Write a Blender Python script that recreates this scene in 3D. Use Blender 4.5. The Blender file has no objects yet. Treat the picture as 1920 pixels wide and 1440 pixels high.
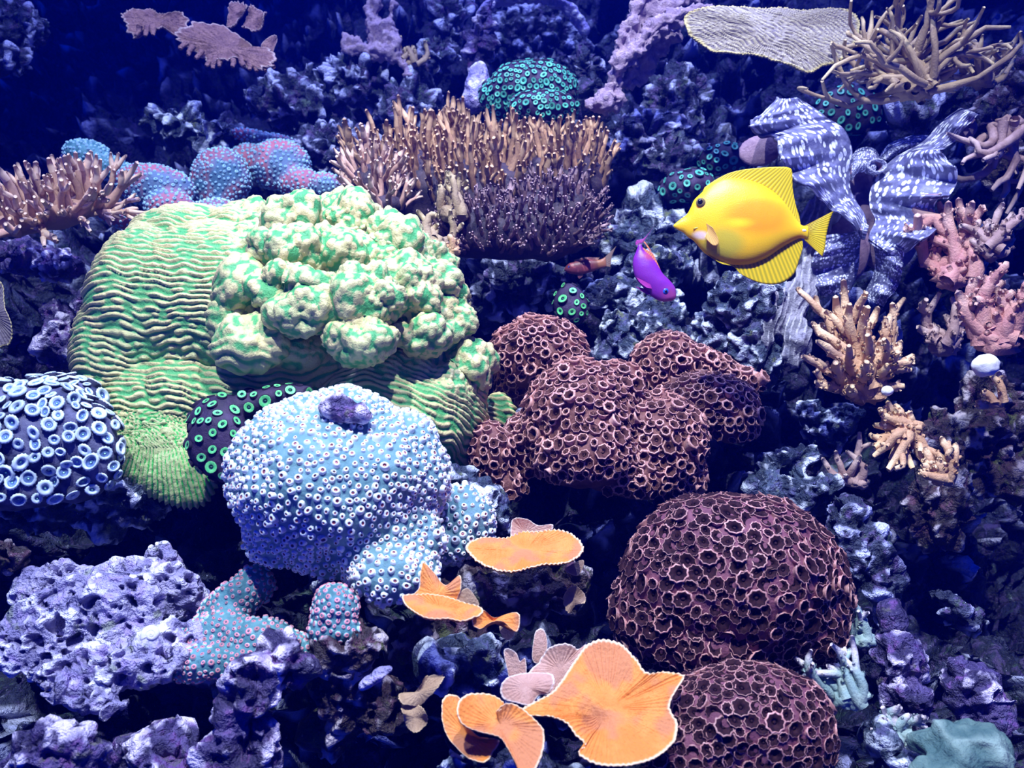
import bpy, bmesh, math, random
import numpy as np
from mathutils import Vector, Matrix

# ------------------------------------------------------------------ camera, water light, lamps, exposure
sc = bpy.context.scene
COL = sc.collection
F = 1660.0                      # focal length in pixels of the 1920x1440 frame
PITCH = math.radians(15.0)
CAM = np.array([0.0, 0.0, 0.62])
RIGHT = np.array([1.0, 0.0, 0.0])
FWD = np.array([0.0, math.cos(PITCH), -math.sin(PITCH)])
UP = np.array([0.0, math.sin(PITCH), math.cos(PITCH)])

cam_data = bpy.data.cameras.new('camera')
cam = bpy.data.objects.new('camera', cam_data)
COL.objects.link(cam)
cam.location = CAM
cam.rotation_euler = (math.pi / 2 - PITCH, 0, 0)
cam_data.sensor_width = 36.0
cam_data.lens = 36.0 * F / 1920.0
cam_data.clip_start = 0.01
cam_data.dof.use_dof = True
cam_data.dof.focus_distance = 0.9
cam_data.dof.aperture_fstop = 9.0
sc.camera = cam

world = bpy.data.worlds.new('water_light')
sc.world = world
world.use_nodes = True
bg = world.node_tree.nodes['Background']
bg.inputs[0].default_value = (0.0, 0.010, 0.32, 1)
bg.inputs[1].default_value = 1.6

def lamp(name, loc, target, power, size, angle, col, blend=0.5):
    L = bpy.data.lights.new(name, 'SPOT')
    L.energy = power
    L.shadow_soft_size = size
    L.spot_size = math.radians(angle)
    L.spot_blend = blend
    L.color = col
    o = bpy.data.objects.new(name, L)
    COL.objects.link(o)
    o.location = loc
    d = Vector(target) - Vector(loc)
    o.rotation_euler = d.to_track_quat('-Z', 'Y').to_euler()
    return o

lamp('aquarium_lamp', (-0.30, 0.16, 2.3), (-0.20, 0.86, 0.4), 285, 0.02, 60, (0.66, 0.78, 1.0), 0.8)
lamp('aquarium_lamp', (0.24, 0.24, 2.3), (0.13, 0.96, 0.4), 270, 0.02, 44, (0.68, 0.73, 1.0), 0.8)
lamp('aquarium_lamp', (0.10, 1.30, 2.5), (0.04, 1.45, 0.6), 230, 0.025, 64, (0.32, 0.40, 1.0), 0.8)

sc.view_settings.view_transform = 'Standard'
sc.view_settings.look = 'None'
sc.view_settings.gamma = 1.0
sc.view_settings.use_curve_mapping = False
sc.view_settings.exposure = 0.0

# ------------------------------------------------------------------ helpers: space
def P(px, py, d):
    """a place in the reef, from its bearing and its distance"""
    return CAM + RIGHT * ((px - 960.0) / F * d) + UP * ((720.0 - py) / F * d) + FWD * d

def S(n, d):
    return n / F * d

def unit(v):
    v = np.asarray(v, float)
    return v / (np.linalg.norm(v, axis=-1, keepdims=True) + 1e-12)

# ------------------------------------------------------------------ helpers: noise
_rng = np.random.RandomState(7)
_perm = _rng.permutation(256)
_perm = np.concatenate([_perm, _perm, _perm])
_g3 = unit(_rng.normal(size=(256, 3)))

def perlin(p):
    p = np.asarray(p, float)
    i = np.floor(p).astype(int)
    f = p - i
    i &= 255
    u = f * f * f * (f * (f * 6 - 15) + 10)
    out = 0
    for dx in (0, 1):
        wx = u[:, 0] if dx else 1 - u[:, 0]
        a = _perm[(i[:, 0] + dx) & 255]
        for dy in (0, 1):
            wy = u[:, 1] if dy else 1 - u[:, 1]
            b = _perm[(a + i[:, 1] + dy) & 255]
            for dz in (0, 1):
                wz = u[:, 2] if dz else 1 - u[:, 2]
                g = _g3[_perm[(b + i[:, 2] + dz) & 255]]
                q = f - np.array([dx, dy, dz])
                out = out + wx * wy * wz * (g * q).sum(1)
    return out * 1.5

def fbm(p, octv=4, gain=0.5, lac=2.03):
    a, s, out = 1.0, 1.0, 0
    for k in range(octv):
        out = out + a * perlin(p * s + 17.3 * k)
        a *= gain
        s *= lac
    return out

def ridged(p, octv=4, gain=0.55, lac=2.1):
    a, s, out, w = 1.0, 1.0, 0, 1.0
    for k in range(octv):
        n = 1 - np.abs(perlin(p * s + 9.1 * k)) * 1.6
        n = np.clip(n, 0, 1) ** 2
        out = out + a * n * w
        w = np.clip(n * 1.4, 0, 1)
        a *= gain
        s *= lac
    return out / 1.8

_wj = _rng.rand(256, 3)

def worley(p):
    p = np.asarray(p, float)
    i = np.floor(p).astype(int)
    f1 = np.full(len(p), 9.0)
    f2 = np.full(len(p), 9.0)
    cid = np.zeros(len(p), int)
    for dx in (-1, 0, 1):
        for dy in (-1, 0, 1):
            for dz in (-1, 0, 1):
                c = i + np.array([dx, dy, dz])
                h = _perm[_perm[_perm[c[:, 0] & 255] + (c[:, 1] & 255)] + (c[:, 2] & 255)]
                d = np.sqrt(((c + _wj[h] - p) ** 2).sum(1))
                near = d < f1
                f2 = np.where(near, f1, np.minimum(f2, d))
                cid = np.where(near, h, cid)
                f1 = np.where(near, d, f1)
    return f1, f2, cid

def sstep(a, b, x):
    t = np.clip((x - a) / (b - a), 0, 1)
    return t * t * (3 - 2 * t)

# ------------------------------------------------------------------ helpers: meshes
def to_mesh(name, V, faces, mats=(), attrs=None, mi=None, smooth=True):
    """faces: one array (n,3)/(n,4) or a list of such arrays"""
    if not isinstance(faces, (list, tuple)):
        faces = [faces]
    faces = [np.asarray(f, np.int32) for f in faces if len(f)]
    me = bpy.data.meshes.new(name)
    V = np.ascontiguousarray(V, np.float32)
    me.vertices.add(len(V))
    me.vertices.foreach_set('co', V.ravel())
    nl = sum(f.size for f in faces)
    npoly = sum(len(f) for f in faces)
    me.loops.add(nl)
    me.polygons.add(npoly)
    me.loops.foreach_set('vertex_index', np.concatenate([f.ravel() for f in faces]).astype(np.int32))
    tot = np.concatenate([np.full(len(f), f.shape[1]) for f in faces])
    start = np.concatenate([[0], np.cumsum(tot)[:-1]]).astype(np.int32)
    me.polygons.foreach_set('loop_start', start)
    me.polygons.foreach_set('use_smooth', np.full(npoly, smooth))
    if mi is not None:
        me.polygons.foreach_set('material_index', np.asarray(mi, np.int32))
    for m in mats:
        me.materials.append(m)
    me.update(calc_edges=True)
    for k, a in (attrs or {}).items():
        me.attributes.new(k, 'FLOAT', 'POINT').data.foreach_set('value', np.ascontiguousarray(a, np.float32))
    return me

def normals(V, Fq):
    n = np.zeros_like(V)
    a, b, c = V[Fq[:, 0]], V[Fq[:, 1]], V[Fq[:, 2]]
    if Fq.shape[1] == 4:
        fn = np.cross(c - a, V[Fq[:, 3]] - b)
    else:
        fn = np.cross(b - a, c - a)
    for k in range(Fq.shape[1]):
        for ax in range(3):
            n[:, ax] += np.bincount(Fq[:, k], weights=fn[:, ax], minlength=len(V))
    return unit(n)

_ico = {}
def ico(sub):
    if sub not in _ico:
        bm = bmesh.new()
        bmesh.ops.create_icosphere(bm, subdivisions=sub, radius=1.0)
        V = np.array([v.co[:] for v in bm.verts])
        Fc = np.array([[v.index for v in f.verts] for f in bm.faces])
        bm.free()
        _ico[sub] = (unit(V), Fc)
    return _ico[sub]

def blob(ells, voxel, smooth=6):
    """ellipsoids fused into one skin; each (px, py, d, rx, ry, rd[, roll deg])"""
    U, Fc = ico(4)
    VV, FF, n = [], [], 0
    for e in ells:
        px, py, d, rx, ry, rd = e[:6]
        ro = math.radians(e[6]) if len(e) > 6 else 0
        ax = RIGHT * math.cos(ro) + UP * math.sin(ro)
        ay = -RIGHT * math.sin(ro) + UP * math.cos(ro)
        c = P(px, py, d)
        k = d / F
        VV.append(c + U[:, :1] * ax * rx * k + U[:, 1:2] * ay * ry * k + U[:, 2:] * -FWD * rd * k)
        FF.append(Fc + n)
        n += len(U)
    me = to_mesh('tmp', np.concatenate(VV), np.concatenate(FF))
    ob = bpy.data.objects.new('tmp', me)
    COL.objects.link(ob)
    m = ob.modifiers.new('r', 'REMESH')
    m.mode = 'VOXEL'
    m.voxel_size = voxel
    if smooth:
        s = ob.modifiers.new('s', 'SMOOTH')
        s.factor = 0.5
        s.iterations = smooth
    dg = bpy.context.evaluated_depsgraph_get()
    ev = ob.evaluated_get(dg)
    em = ev.to_mesh()
    V = np.zeros(len(em.vertices) * 3, np.float32)
    em.vertices.foreach_get('co', V)
    V = V.reshape(-1, 3).astype(float)
    L = np.zeros(len(em.loops), np.int32)
    em.loops.foreach_get('vertex_index', L)
    lt = np.zeros(len(em.polygons), np.int32)
    em.polygons.foreach_get('loop_total', lt)
    if (lt == 4).all():
        Fq = L.reshape(-1, 4)
    else:
        em.calc_loop_triangles()
        T = np.zeros(len(em.loop_triangles) * 3, np.int32)
        em.loop_triangles.foreach_get('vertices', T)
        Fq = T.reshape(-1, 3)
    ev.to_mesh_clear()
    bpy.data.objects.remove(ob)
    bpy.data.meshes.remove(me)
    return V, Fq.copy()

def grid_faces(nu, nv, wrap_u=False, wrap_v=False):
    iu = np.arange(nu if wrap_u else nu - 1)
    iv = np.arange(nv if wrap_v else nv - 1)
    a, b = np.meshgrid(iu, iv, indexing='ij')
    a, b = a.ravel(), b.ravel()
    a2, b2 = (a + 1) % nu, (b + 1) % nv
    return np.stack([a * nv + b, a2 * nv + b, a2 * nv + b2, a * nv + b2], 1)

def tube(pts, rad, sides=7):
    """a limb along pts with a rounded tip; returns V, quads, t (0 base .. 1 tip)"""
    pts = np.asarray(pts, float)
    K = len(pts)
    tg = unit(np.gradient(pts, axis=0))
    ref = np.array([0.31, 0.87, 0.39])
    a = unit(np.cross(tg, ref))
    b = np.cross(tg, a)
    th = np.arange(sides) / sides * 2 * np.pi
    rad = np.asarray(rad, float)
    V = pts[:, None] + rad[:, None, None] * (a[:, None] * np.cos(th)[None, :, None] + b[:, None] * np.sin(th)[None, :, None])
    V = V.reshape(-1, 3)
    Fq = grid_faces(K, sides, wrap_v=True)
    t = np.repeat(np.linspace(0, 1, K), sides)
    e = len(V)
    V = np.vstack([V, pts[-1] + tg[-1] * rad[-1] * 0.8])
    t = np.append(t, 1.0)
    o = (K - 1) * sides
    k = np.arange(sides)
    tri = np.stack([o + k, o + (k + 1) % sides, np.full(sides, e)], 1)
    return V, Fq, tri, t

def join(parts):
    """parts: list of (V, quads, tris, t) -> one"""
    V, Q, T, A, n = [], [], [], [], 0
    for v, q, t, a in parts:
        V.append(v); A.append(a)
        if len(q): Q.append(q + n)
        if len(t): T.append(t + n)
        n += len(v)
    return (np.concatenate(V), np.concatenate(Q) if Q else np.zeros((0, 4), int),
            np.concatenate(T) if T else np.zeros((0, 3), int), np.concatenate(A))

def crom(pts, n, closed=False):
    """smooth curve through pts, n samples"""
    p = np.asarray(pts, float)
    m = len(p)
    if closed:
        t = np.arange(n) / n * m
        i = np.floor(t).astype(int)
        g = lambda k: p[(i + k) % m]
    else:
        t = np.linspace(0, m - 1 - 1e-9, n)
        i = np.floor(t).astype(int)
        g = lambda k: p[np.clip(i + k, 0, m - 1)]
    f = (t - i)[:, None]
    p0, p1, p2, p3 = g(-1), g(0), g(1), g(2)
    return 0.5 * (2 * p1 + (p2 - p0) * f + (2 * p0 - 5 * p1 + 4 * p2 - p3) * f ** 2 + (3 * p1 - p0 - 3 * p2 + p3) * f ** 3)

# ------------------------------------------------------------------ helpers: objects
def tag(o, label, cat, group=None, kind=None):
    if label: o['label'] = label
    if cat: o['category'] = cat
    if group: o['group'] = group
    if kind: o['kind'] = kind
    return o

def thing(name, label, cat, loc, group=None):
    o = bpy.data.objects.new(name, None)
    o.empty_display_size = 0.01
    COL.objects.link(o)
    o.location = loc
    return tag(o, label, cat, group)

def part(name, me, parent, loc=(0, 0, 0), label=None, kind=None):
    o = bpy.data.objects.new(name, me)
    COL.objects.link(o)
    o.parent = parent
    o.location = loc
    if label: o['label'] = label
    if kind: o['kind'] = kind
    return o

def solo(name, me, label, cat, loc, group=None, kind=None):
    """a thing that is one mesh (mesh given about loc)"""
    o = bpy.data.objects.new(name, me)
    COL.objects.link(o)
    o.location = loc
    return tag(o, label, cat, group, kind)

# ------------------------------------------------------------------ materials
def new_mat(name):
    m = bpy.data.materials.new(name)
    m.use_nodes = True
    nt = m.node_tree
    return m, nt, nt.nodes['Principled BSDF'], nt.nodes, nt.links

def rgba(c):
    return (c[0], c[1], c[2], 1.0)

def mix(nt, fac, a, b):
    n = nt.nodes.new('ShaderNodeMix')
    n.data_type = 'RGBA'
    for s, v in ((n.inputs[0], fac), (n.inputs[6], a), (n.inputs[7], b)):
        if hasattr(v, 'is_output'):
            nt.links.new(v, s)
        elif isinstance(v, (int, float)):
            s.default_value = v
        else:
            s.default_value = rgba(v)
    return n.outputs[2]

def ramp(nt, src, lo, hi):
    n = nt.nodes.new('ShaderNodeMapRange')
    n.interpolation_type = 'SMOOTHSTEP'
    nt.links.new(src, n.inputs[0])
    n.inputs[1].default_value = lo
    n.inputs[2].default_value = hi
    return n.outputs[0]

def noise(nt, scale, detail=3.0, rough=0.6, vec=None):
    n = nt.nodes.new('ShaderNodeTexNoise')
    n.inputs['Scale'].default_value = scale
    n.inputs['Detail'].default_value = detail
    n.inputs['Roughness'].default_value = rough
    if vec is None:
        tc = nt.nodes.get('tc') or nt.nodes.new('ShaderNodeTexCoord')
        tc.name = 'tc'
        vec = tc.outputs['Object']
    nt.links.new(vec, n.inputs['Vector'])
    return n.outputs[0]

def attr(nt, name):
    n = nt.nodes.new('ShaderNodeAttribute')
    n.attribute_name = name
    return n.outputs['Fac']

def bump(nt, bs, h, dist, strength=1.0):
    n = nt.nodes.new('ShaderNodeBump')
    n.inputs['Distance'].default_value = dist
    n.inputs['Strength'].default_value = strength
    nt.links.new(h, n.inputs['Height'])
    nt.links.new(n.outputs[0], bs.inputs['Normal'])

def coral_mat(name, c1, c2, scale=60, attr_name=None, c3=None, lo=0.0, hi=1.0, bscale=300, bdist=0.001, rough=0.65,
              rnd=0.0, c4=None, scale4=15, spec=0.3, lo4=0.5, hi4=0.62):
    m, nt, bs, nodes, links = new_mat(name)
    col = mix(nt, ramp(nt, noise(nt, scale), 0.35, 0.65), c1, c2)
    if c4 is not None:
        col = mix(nt, ramp(nt, noise(nt, scale4, 2.0), lo4, hi4), col, c4)
    if attr_name:
        col = mix(nt, ramp(nt, attr(nt, attr_name), lo, hi), col, c3)
    if rnd:
        oi = nodes.new('ShaderNodeObjectInfo')
        hs = nodes.new('ShaderNodeHueSaturation')
        mr = nodes.new('ShaderNodeMapRange')
        links.new(oi.outputs['Random'], mr.inputs[0])
        mr.inputs[3].default_value = 1 - rnd
        mr.inputs[4].default_value = 1 + rnd
        links.new(mr.outputs[0], hs.inputs['Value'])
        links.new(col, hs.inputs['Color'])
        col = hs.outputs[0]
    links.new(col, bs.inputs['Base Color'])
    bs.inputs['Roughness'].default_value = rough
    bs.inputs['Specular IOR Level'].default_value = spec
    if bdist:
        bump(nt, bs, noise(nt, bscale, 4.0, 0.65), bdist)
    return m

def rock_mat(name, dark, mid, pale, tint, tint2, s=1.0, k=0.55):
    """encrusted live rock: several crusts in patches, pale crests, slightly worn, mostly lit highlights painted in"""
    dark, mid, tint, tint2 = [tuple(v * k for v in c) for c in (dark, mid, tint, tint2)]
    m, nt, bs, nodes, links = new_mat(name)
    col = mix(nt, ramp(nt, noise(nt, 28 * s, 5), 0.38, 0.62), dark, mid)
    col = mix(nt, ramp(nt, noise(nt, 60 * s, 4), 0.5, 0.64), col, tint)
    col = mix(nt, ramp(nt, noise(nt, 45 * s, 3, vec=None), 0.58, 0.68), col, tint2)
    col = mix(nt, ramp(nt, attr(nt, 'h'), 0.54, 0.80), col, pale)  # light catching the crests is mixed into the colour here
    col = mix(nt, ramp(nt, noise(nt, 150 * s, 6, 0.75), 0.62, 0.72), col, pale)
    links.new(col, bs.inputs['Base Color'])
    bs.inputs['Roughness'].default_value = 0.6
    bs.inputs['Specular IOR Level'].default_value = 0.35
    bump(nt, bs, noise(nt, 110 * s, 4, 0.62), 0.012)
    return m

M = {}
M['rock'] = rock_mat('live_rock', (0.015, 0.022, 0.06), (0.07, 0.085, 0.18), (0.52, 0.54, 0.86), (0.16, 0.10, 0.32), (0.10, 0.15, 0.12))
M['rock_purple'] = rock_mat('coralline_rock', (0.04, 0.03, 0.12), (0.18, 0.13, 0.40), (0.70, 0.62, 0.86), (0.24, 0.10, 0.40), (0.18, 0.17, 0.18))
M['rock_brown'] = rock_mat('algae_rock', (0.03, 0.018, 0.026), (0.10, 0.055, 0.07), (0.42, 0.36, 0.42), (0.14, 0.05, 0.11), (0.12, 0.14, 0.04))
M['rock_grey'] = rock_mat('grey_rock', (0.016, 0.028, 0.065), (0.09, 0.13, 0.22), (0.62, 0.66, 0.82), (0.11, 0.11, 0.28), (0.20, 0.23, 0.11))
M['wall'] = rock_mat('reef_wall', (0.006, 0.010, 0.03), (0.035, 0.045, 0.11), (0.50, 0.52, 0.76), (0.10, 0.07, 0.22), (0.05, 0.09, 0.08))

# ------------------------------------------------------------------ the setting: one reef wall that leans back
def lumps(V, f, o, wamp=0.35):
    """rounded knobs 0..1"""
    w = wamp * np.stack([perlin(V * f * 0.9 + o), perlin(V * f * 0.9 + o + 31), perlin(V * f * 0.9 + o + 62)], 1)
    f1, f2, cid = worley(V * f + w + o)
    return np.clip(1 - (f1 / 0.85) ** 2, 0, 1)

def reef_wall():
    pxs = np.array([-1100, 0, 480, 960, 1440, 1920, 3000.])
    pys = np.array([-420, 0, 300, 600, 900, 1200, 1500, 1900.])
    D = np.array([[2.60, 2.60, 2.50, 2.20, 2.20, 2.10, 2.00],
                  [2.20, 2.30, 2.20, 1.90, 1.85, 1.75, 1.65],
                  [1.70, 1.75, 1.72, 1.60, 1.56, 1.50, 1.40],
                  [1.28, 1.28, 1.34, 1.32, 1.32, 1.40, 1.40],
                  [1.08, 1.08, 1.12, 1.14, 1.18, 1.34, 1.36],
                  [0.92, 0.93, 0.96, 1.00, 1.04, 1.16, 1.18],
                  [0.80, 0.82, 0.84, 0.86, 0.86, 0.82, 0.80],
                  [0.68, 0.68, 0.70, 0.70, 0.70, 0.68, 0.68]])
    nu, nv = 740, 420
    gx = np.linspace(pxs[0], pxs[-1], nu)
    gy = np.linspace(pys[0], pys[-1], nv)
    a = np.array([np.interp(gx, pxs, r) for r in D])
    d = np.array([np.interp(gy, pys, a[:, k]) for k in range(nu)])      # (nu, nv)
    X, Y = np.meshgrid(gx, gy, indexing='ij')
    d = d.ravel()
    V = CAM + ((X.ravel() - 960) / F * d)[:, None] * RIGHT + ((720 - Y.ravel()) / F * d)[:, None] * UP + d[:, None] * FWD
    out = unit(np.array([0, -0.8, 0.6]))
    n1 = fbm(V * 5.0, 3)
    r1 = ridged(V * 9.0 + 3.3, 4)
    r2 = 0.5 * ridged(V * 24.0 + 8.1, 3) + 0.5 * lumps(V, 34, 8.1)
    W = V + out * (0.09 * n1 + 0.10 * (r1 - 0.4) + 0.035 * (r2 - 0.4))[:, None]
    W += 0.03 * np.stack([fbm(V * 14 + 50, 3), fbm(V * 14 + 80, 3), fbm(V * 14 + 110, 3)], 1)
    W += 0.010 * np.stack([fbm(V * 45 + 50, 3), fbm(V * 45 + 80, 3), fbm(V * 45 + 110, 3)], 1)
    f1, _, cid = worley(V * 17 + 0.5 * np.stack([fbm(V * 20 + 5, 2), fbm(V * 20 + 25, 2), fbm(V * 20 + 45, 2)], 1))
    pit = (1 - sstep(0.25, 0.55, f1)) * (_wj[cid, 1] > 0.4)
    W -= out * (0.06 * pit)[:, None]
    r3 = lumps(V, 80, 4.1)
    W += out * (0.014 * (r3 - 0.4))[:, None]
    h = np.clip(0.45 * r1 + 0.5 * r2 + 0.4 * r3 - 0.25, 0, 1) * (1 - pit)
    Fq = grid_faces(nu, nv)[:, ::-1]
    o = solo('wall_back', to_mesh('wall_back', W, Fq, [M['wall']], {'h': h}),
             'dark craggy live rock wall behind and between all the corals', 'rock wall', (0, 0, 0), kind='structure')
    return W
WALL = reef_wall()

# ------------------------------------------------------------------ loose rocks
def craggy(V, N, seed, low=0.012, mid=0.012, fine=0.004, pits=0.0, fpit=45.0, pitp=0.35):
    o = seed * 13.7
    r = ridged(V * 20 + o, 3)
    k1, k2 = lumps(V, 48, o), lumps(V, 115, o)
    dsp = low * fbm(V * 12 + o, 3) * 1.5 + mid * ((r - 0.45) * 0.8 + fbm(V * 30 + o, 3) * 0.9) + fine * (k1 - 0.5) * 1.3 + fine * 0.6 * (k2 - 0.5)
    h = np.clip(0.35 * r + 0.45 * k1 + 0.40 * k2 - 0.12, 0, 1)
    if pits:
        f1, f2, cid = worley(V * fpit + 0.35 * np.stack([fbm(V * 40 + 5, 2), fbm(V * 40 + 25, 2), fbm(V * 40 + 45, 2)], 1) + o)
        size = 0.22 + 0.30 * _wj[cid, 0]
        pit = 1 - sstep(size * 0.55, size, f1)
        pit *= (_wj[cid, 1] > pitp)
        dsp = dsp - pits * pit
        h = h * (1 - pit)
        f1, f2, cid = worley(V * fpit * 2.3 + 0.3 * np.stack([fbm(V * 80 + 5, 2), fbm(V * 80 + 25, 2), fbm(V * 80 + 45, 2)], 1) + o)
        p2 = (1 - sstep(0.16, 0.42, f1)) * (_wj[cid, 2] > 0.35)
        dsp = dsp - pits * 0.42 * p2
        h = h * (1 - p2)
    W = V + N * dsp[:, None]
    W += 0.5 * fine * np.stack([fbm(V * 90 + o, 2), fbm(V * 90 + o + 30, 2), fbm(V * 90 + o + 60, 2)], 1)
    return W, h

def rock(ells, label, mat='rock', seed=1, voxel=0.0035, low=0.012, mid=0.012, fine=0.004, pits=0.0, fpit=45.0, pitp=0.35, name='live_rock', cat='rock', smooth=4, group=None):
    V, Fq = blob(ells, voxel, smooth)
    N = normals(V, Fq)
    W, h = craggy(V, N, seed, low, mid, fine, pits, fpit, pitp)
    loc = P(*ells[0][:3])
    return solo(name, to_mesh(name, W - loc, Fq, [M[mat]], {'h': h}), label, cat, loc, group)

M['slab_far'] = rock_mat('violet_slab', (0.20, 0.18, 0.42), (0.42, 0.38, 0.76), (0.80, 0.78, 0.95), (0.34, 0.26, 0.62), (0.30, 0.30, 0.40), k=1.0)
ROCKS = [
 # ells, label, mat, seed, low, mid
 ([(560, 200, 1.50, 90, 60, 60), (680, 160, 1.5, 90, 60, 60), (620, 280, 1.45, 80, 50, 50), (760, 210, 1.48, 60, 50, 50)],
  'pale craggy blue rock below the fuzzy purple sea whip', 'rock', 1),
 ([(330, 235, 1.42, 55, 40, 40), (405, 255, 1.42, 40, 28, 30)], 'mossy green and grey rock just above the speckled blue and red dome coral', 'rock_grey', 2),
 ([(840, 60, 1.55, 26, 60, 40), (815, 110, 1.52, 30, 40, 40)], 'narrow ragged pillar of rock left of the dark rock arch', 'rock', 3),
 ([(905, 60, 1.5, 20, 60, 30, -15)], 'slim pale pillar leaning against the dark rock arch', 'rock_purple', 4),
 ([(1100, 130, 1.42, 34, 40, 30), (1115, 160, 1.4, 26, 22, 26)], 'round pale knob of rock between green polyp mound and purple sea whip', 'rock', 7),
 ([(1190, 265, 1.38, 80, 55, 50), (1270, 200, 1.42, 60, 70, 40), (1260, 300, 1.36, 60, 45, 40)], 'ragged dark blue rock under the foot of the purple sea whip', 'rock', 8),
 ([(1205, 410, 1.28, 60, 40, 40), (1260, 440, 1.26, 60, 50, 40), (1170, 460, 1.27, 40, 40, 40)], 'crumbly white speckled rock in front of the snout of the yellow fish', 'rock_grey', 9),
 ([(1000, 520, 1.22, 80, 34, 40), (940, 540, 1.24, 50, 60, 40), (1080, 540, 1.2, 50, 40, 40)], 'ragged violet grey rock behind the small dull red fish', 'rock', 10),
 ([(1190, 560, 1.18, 90, 40, 45), (1240, 610, 1.14, 60, 50, 40), (1150, 630, 1.14, 40, 60, 40), (1230, 500, 1.2, 70, 30, 40)],
  'white crested craggy rock under the violet fish', 'rock_grey', 11),
 ([(1390, 560, 1.08, 75, 70, 60), (1350, 620, 1.1, 50, 70, 50), (1420, 640, 1.08, 60, 90, 50)], 'dark boulder with a pale left edge under the yellow fish', 'rock_grey', 12),
 ([(60, 490, 1.18, 90, 32, 40), (110, 500, 1.16, 40, 26, 30)], 'pinkish knobbly rock under the tan finger coral fan', 'rock_purple', 13),
 ([(120, 630, 1.1, 36, 60, 40), (100, 590, 1.1, 22, 28, 30), (160, 580, 1.08, 24, 40, 30)], 'small lilac rubble column beside the big green coral', 'rock_purple', 14),
 ([(120, 945, 0.92, 190, 60, 60), (230, 920, 0.9, 60, 40, 40)], 'dark algae covered ledge under the blue button polyps', 'rock_grey', 15),
 ([(10, 1050, 0.8, 40, 40, 30)], 'small brown lump of rock at the tip of the pitted lavender slab', 'rock_brown', 16),
 ([(90, 1410, 0.66, 95, 60, 60), (30, 1450, 0.66, 60, 50, 40)], 'rounded lavender rock below the pitted slab', 'rock_purple', 17),
 ([(310, 1420, 0.70, 110, 55, 60), (250, 1450, 0.7, 70, 40, 50)], 'dusky pink rock beneath the overhang of the pitted slab', 'rock_purple', 18),
 ([(470, 1330, 0.68, 62, 110, 50, -12), (520, 1250, 0.69, 65, 55, 45), (450, 1420, 0.68, 60, 60, 50)], 'violet warty rock pillar below the red tipped teal coral', 'rock_purple', 19),
 ([(660, 1210, 0.71, 80, 40, 50), (630, 1290, 0.72, 55, 60, 45), (700, 1330, 0.73, 80, 60, 50), (640, 1370, 0.74, 60, 40, 40)],
  'algae covered rock with undercut caves carrying the small teal coral dome', 'rock_brown', 20),
 ([(880, 1230, 0.74, 50, 40, 40), (830, 1260, 0.73, 36, 30, 35), (900, 1270, 0.75, 40, 30, 35)], 'slate blue rounded rock between the two groups of orange plates', 'rock_grey', 21),
 ([(905, 935, 0.86, 55, 36, 40, -35), (860, 900, 0.86, 40, 22, 40), (940, 975, 0.85, 25, 30, 30)], 'small mossy rock shoulder right of the pale blue coral', 'rock_grey', 22),
 ([(960, 1120, 0.84, 110, 60, 50), (870, 1140, 0.82, 70, 60, 40), (1040, 1090, 0.85, 60, 60, 40), (790, 1210, 0.79, 60, 60, 40)], 'maroon brown rock under the upper orange plate', 'rock_brown', 23),
 ([(1470, 870, 1.0, 60, 35, 40, 20), (1450, 910, 0.98, 45, 30, 30), (1520, 920, 0.97, 50, 40, 40)], 'crumbly bluish white rock behind the large brown honeycomb dome', 'rock_grey', 24),
 ([(1540, 800, 1.04, 40, 50, 30, 30), (1580, 780, 1.04, 40, 30, 30)], 'thin ragged rock bracket below the tan finger coral', 'rock_grey', 25),
 ([(1600, 1010, 0.93, 35, 80, 40, 10), (1650, 1080, 0.92, 30, 90, 35, 8)], 'blue edged rubble strip along the right flank of the brown honeycomb dome', 'rock', 26),
 ([(1690, 1250, 0.84, 40, 60, 40, 20), (1720, 1320, 0.82, 55, 45, 40), (1680, 1200, 0.86, 20, 60, 30, 10)], 'violet warty rock beside the grey green finger coral', 'rock_purple', 27),
 ([(1820, 1300, 0.85, 40, 60, 40, 30), (1790, 1260, 0.86, 24, 30, 30), (1850, 1350, 0.84, 30, 50, 40, 30)], 'dim lilac rock above the blurred green mound', 'rock_purple', 28),
 ([(1750, 190, 1.28, 90, 26, 30), (1700, 215, 1.25, 40, 16, 24, 20), (1805, 175, 1.30, 40, 28, 30)], 'bluish flaky ledge below the antler coral', 'rock', 29),
 ([(1900, 160, 1.22, 60, 40, 40, 20), (1880, 230, 1.2, 50, 60, 40), (1910, 330, 1.15, 40, 60, 40)], 'dim rock hung with drooping brown branches', 'rock_brown', 30),
 ([(1775, 1128, 1.0, 46, 18, 26, -32), (1800, 1160, 1.02, 40, 26, 30)], 'dark rock with a lone pale ridge far from the lamps', 'rock', 31),
 ([(1760, 900, 1.05, 60, 140, 40), (1860, 820, 1.06, 80, 120, 40)], 'dark rock stem that carries the tan finger corals', 'rock_brown', 32),
 ([(1060, 1300, 0.74, 60, 60, 50), (1010, 1440, 0.66, 120, 40, 50), (860, 1440, 0.66, 60, 40, 40), (1120, 1400, 0.68, 50, 60, 40)], 'rubble under the lowest orange plates', 'rock_grey', 33),
 ([(40, 60, 1.4, 50, 50, 40), (20, 120, 1.38, 40, 30, 40)], 'dim rock with pale flakes far behind the tan coral fan', 'rock', 34),
 ([(1790, 1430, 0.74, 90, 40, 50), (1680, 1410, 0.74, 50, 50, 40)], 'greenish rubble at the foot of the violet warty rock', 'rock_grey', 35),
]
for e, lab, mt, sd in ROCKS:
    big = e[0][2] > 1.2
    rock(e, lab, mt, sd, voxel=0.0034 if big else 0.0026, pits=0.03 if big else 0.016, fpit=26 if big else 40, low=0.016 if big else 0.010, mid=0.016 if big else 0.010, fine=0.011 if big else 0.0065)

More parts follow.
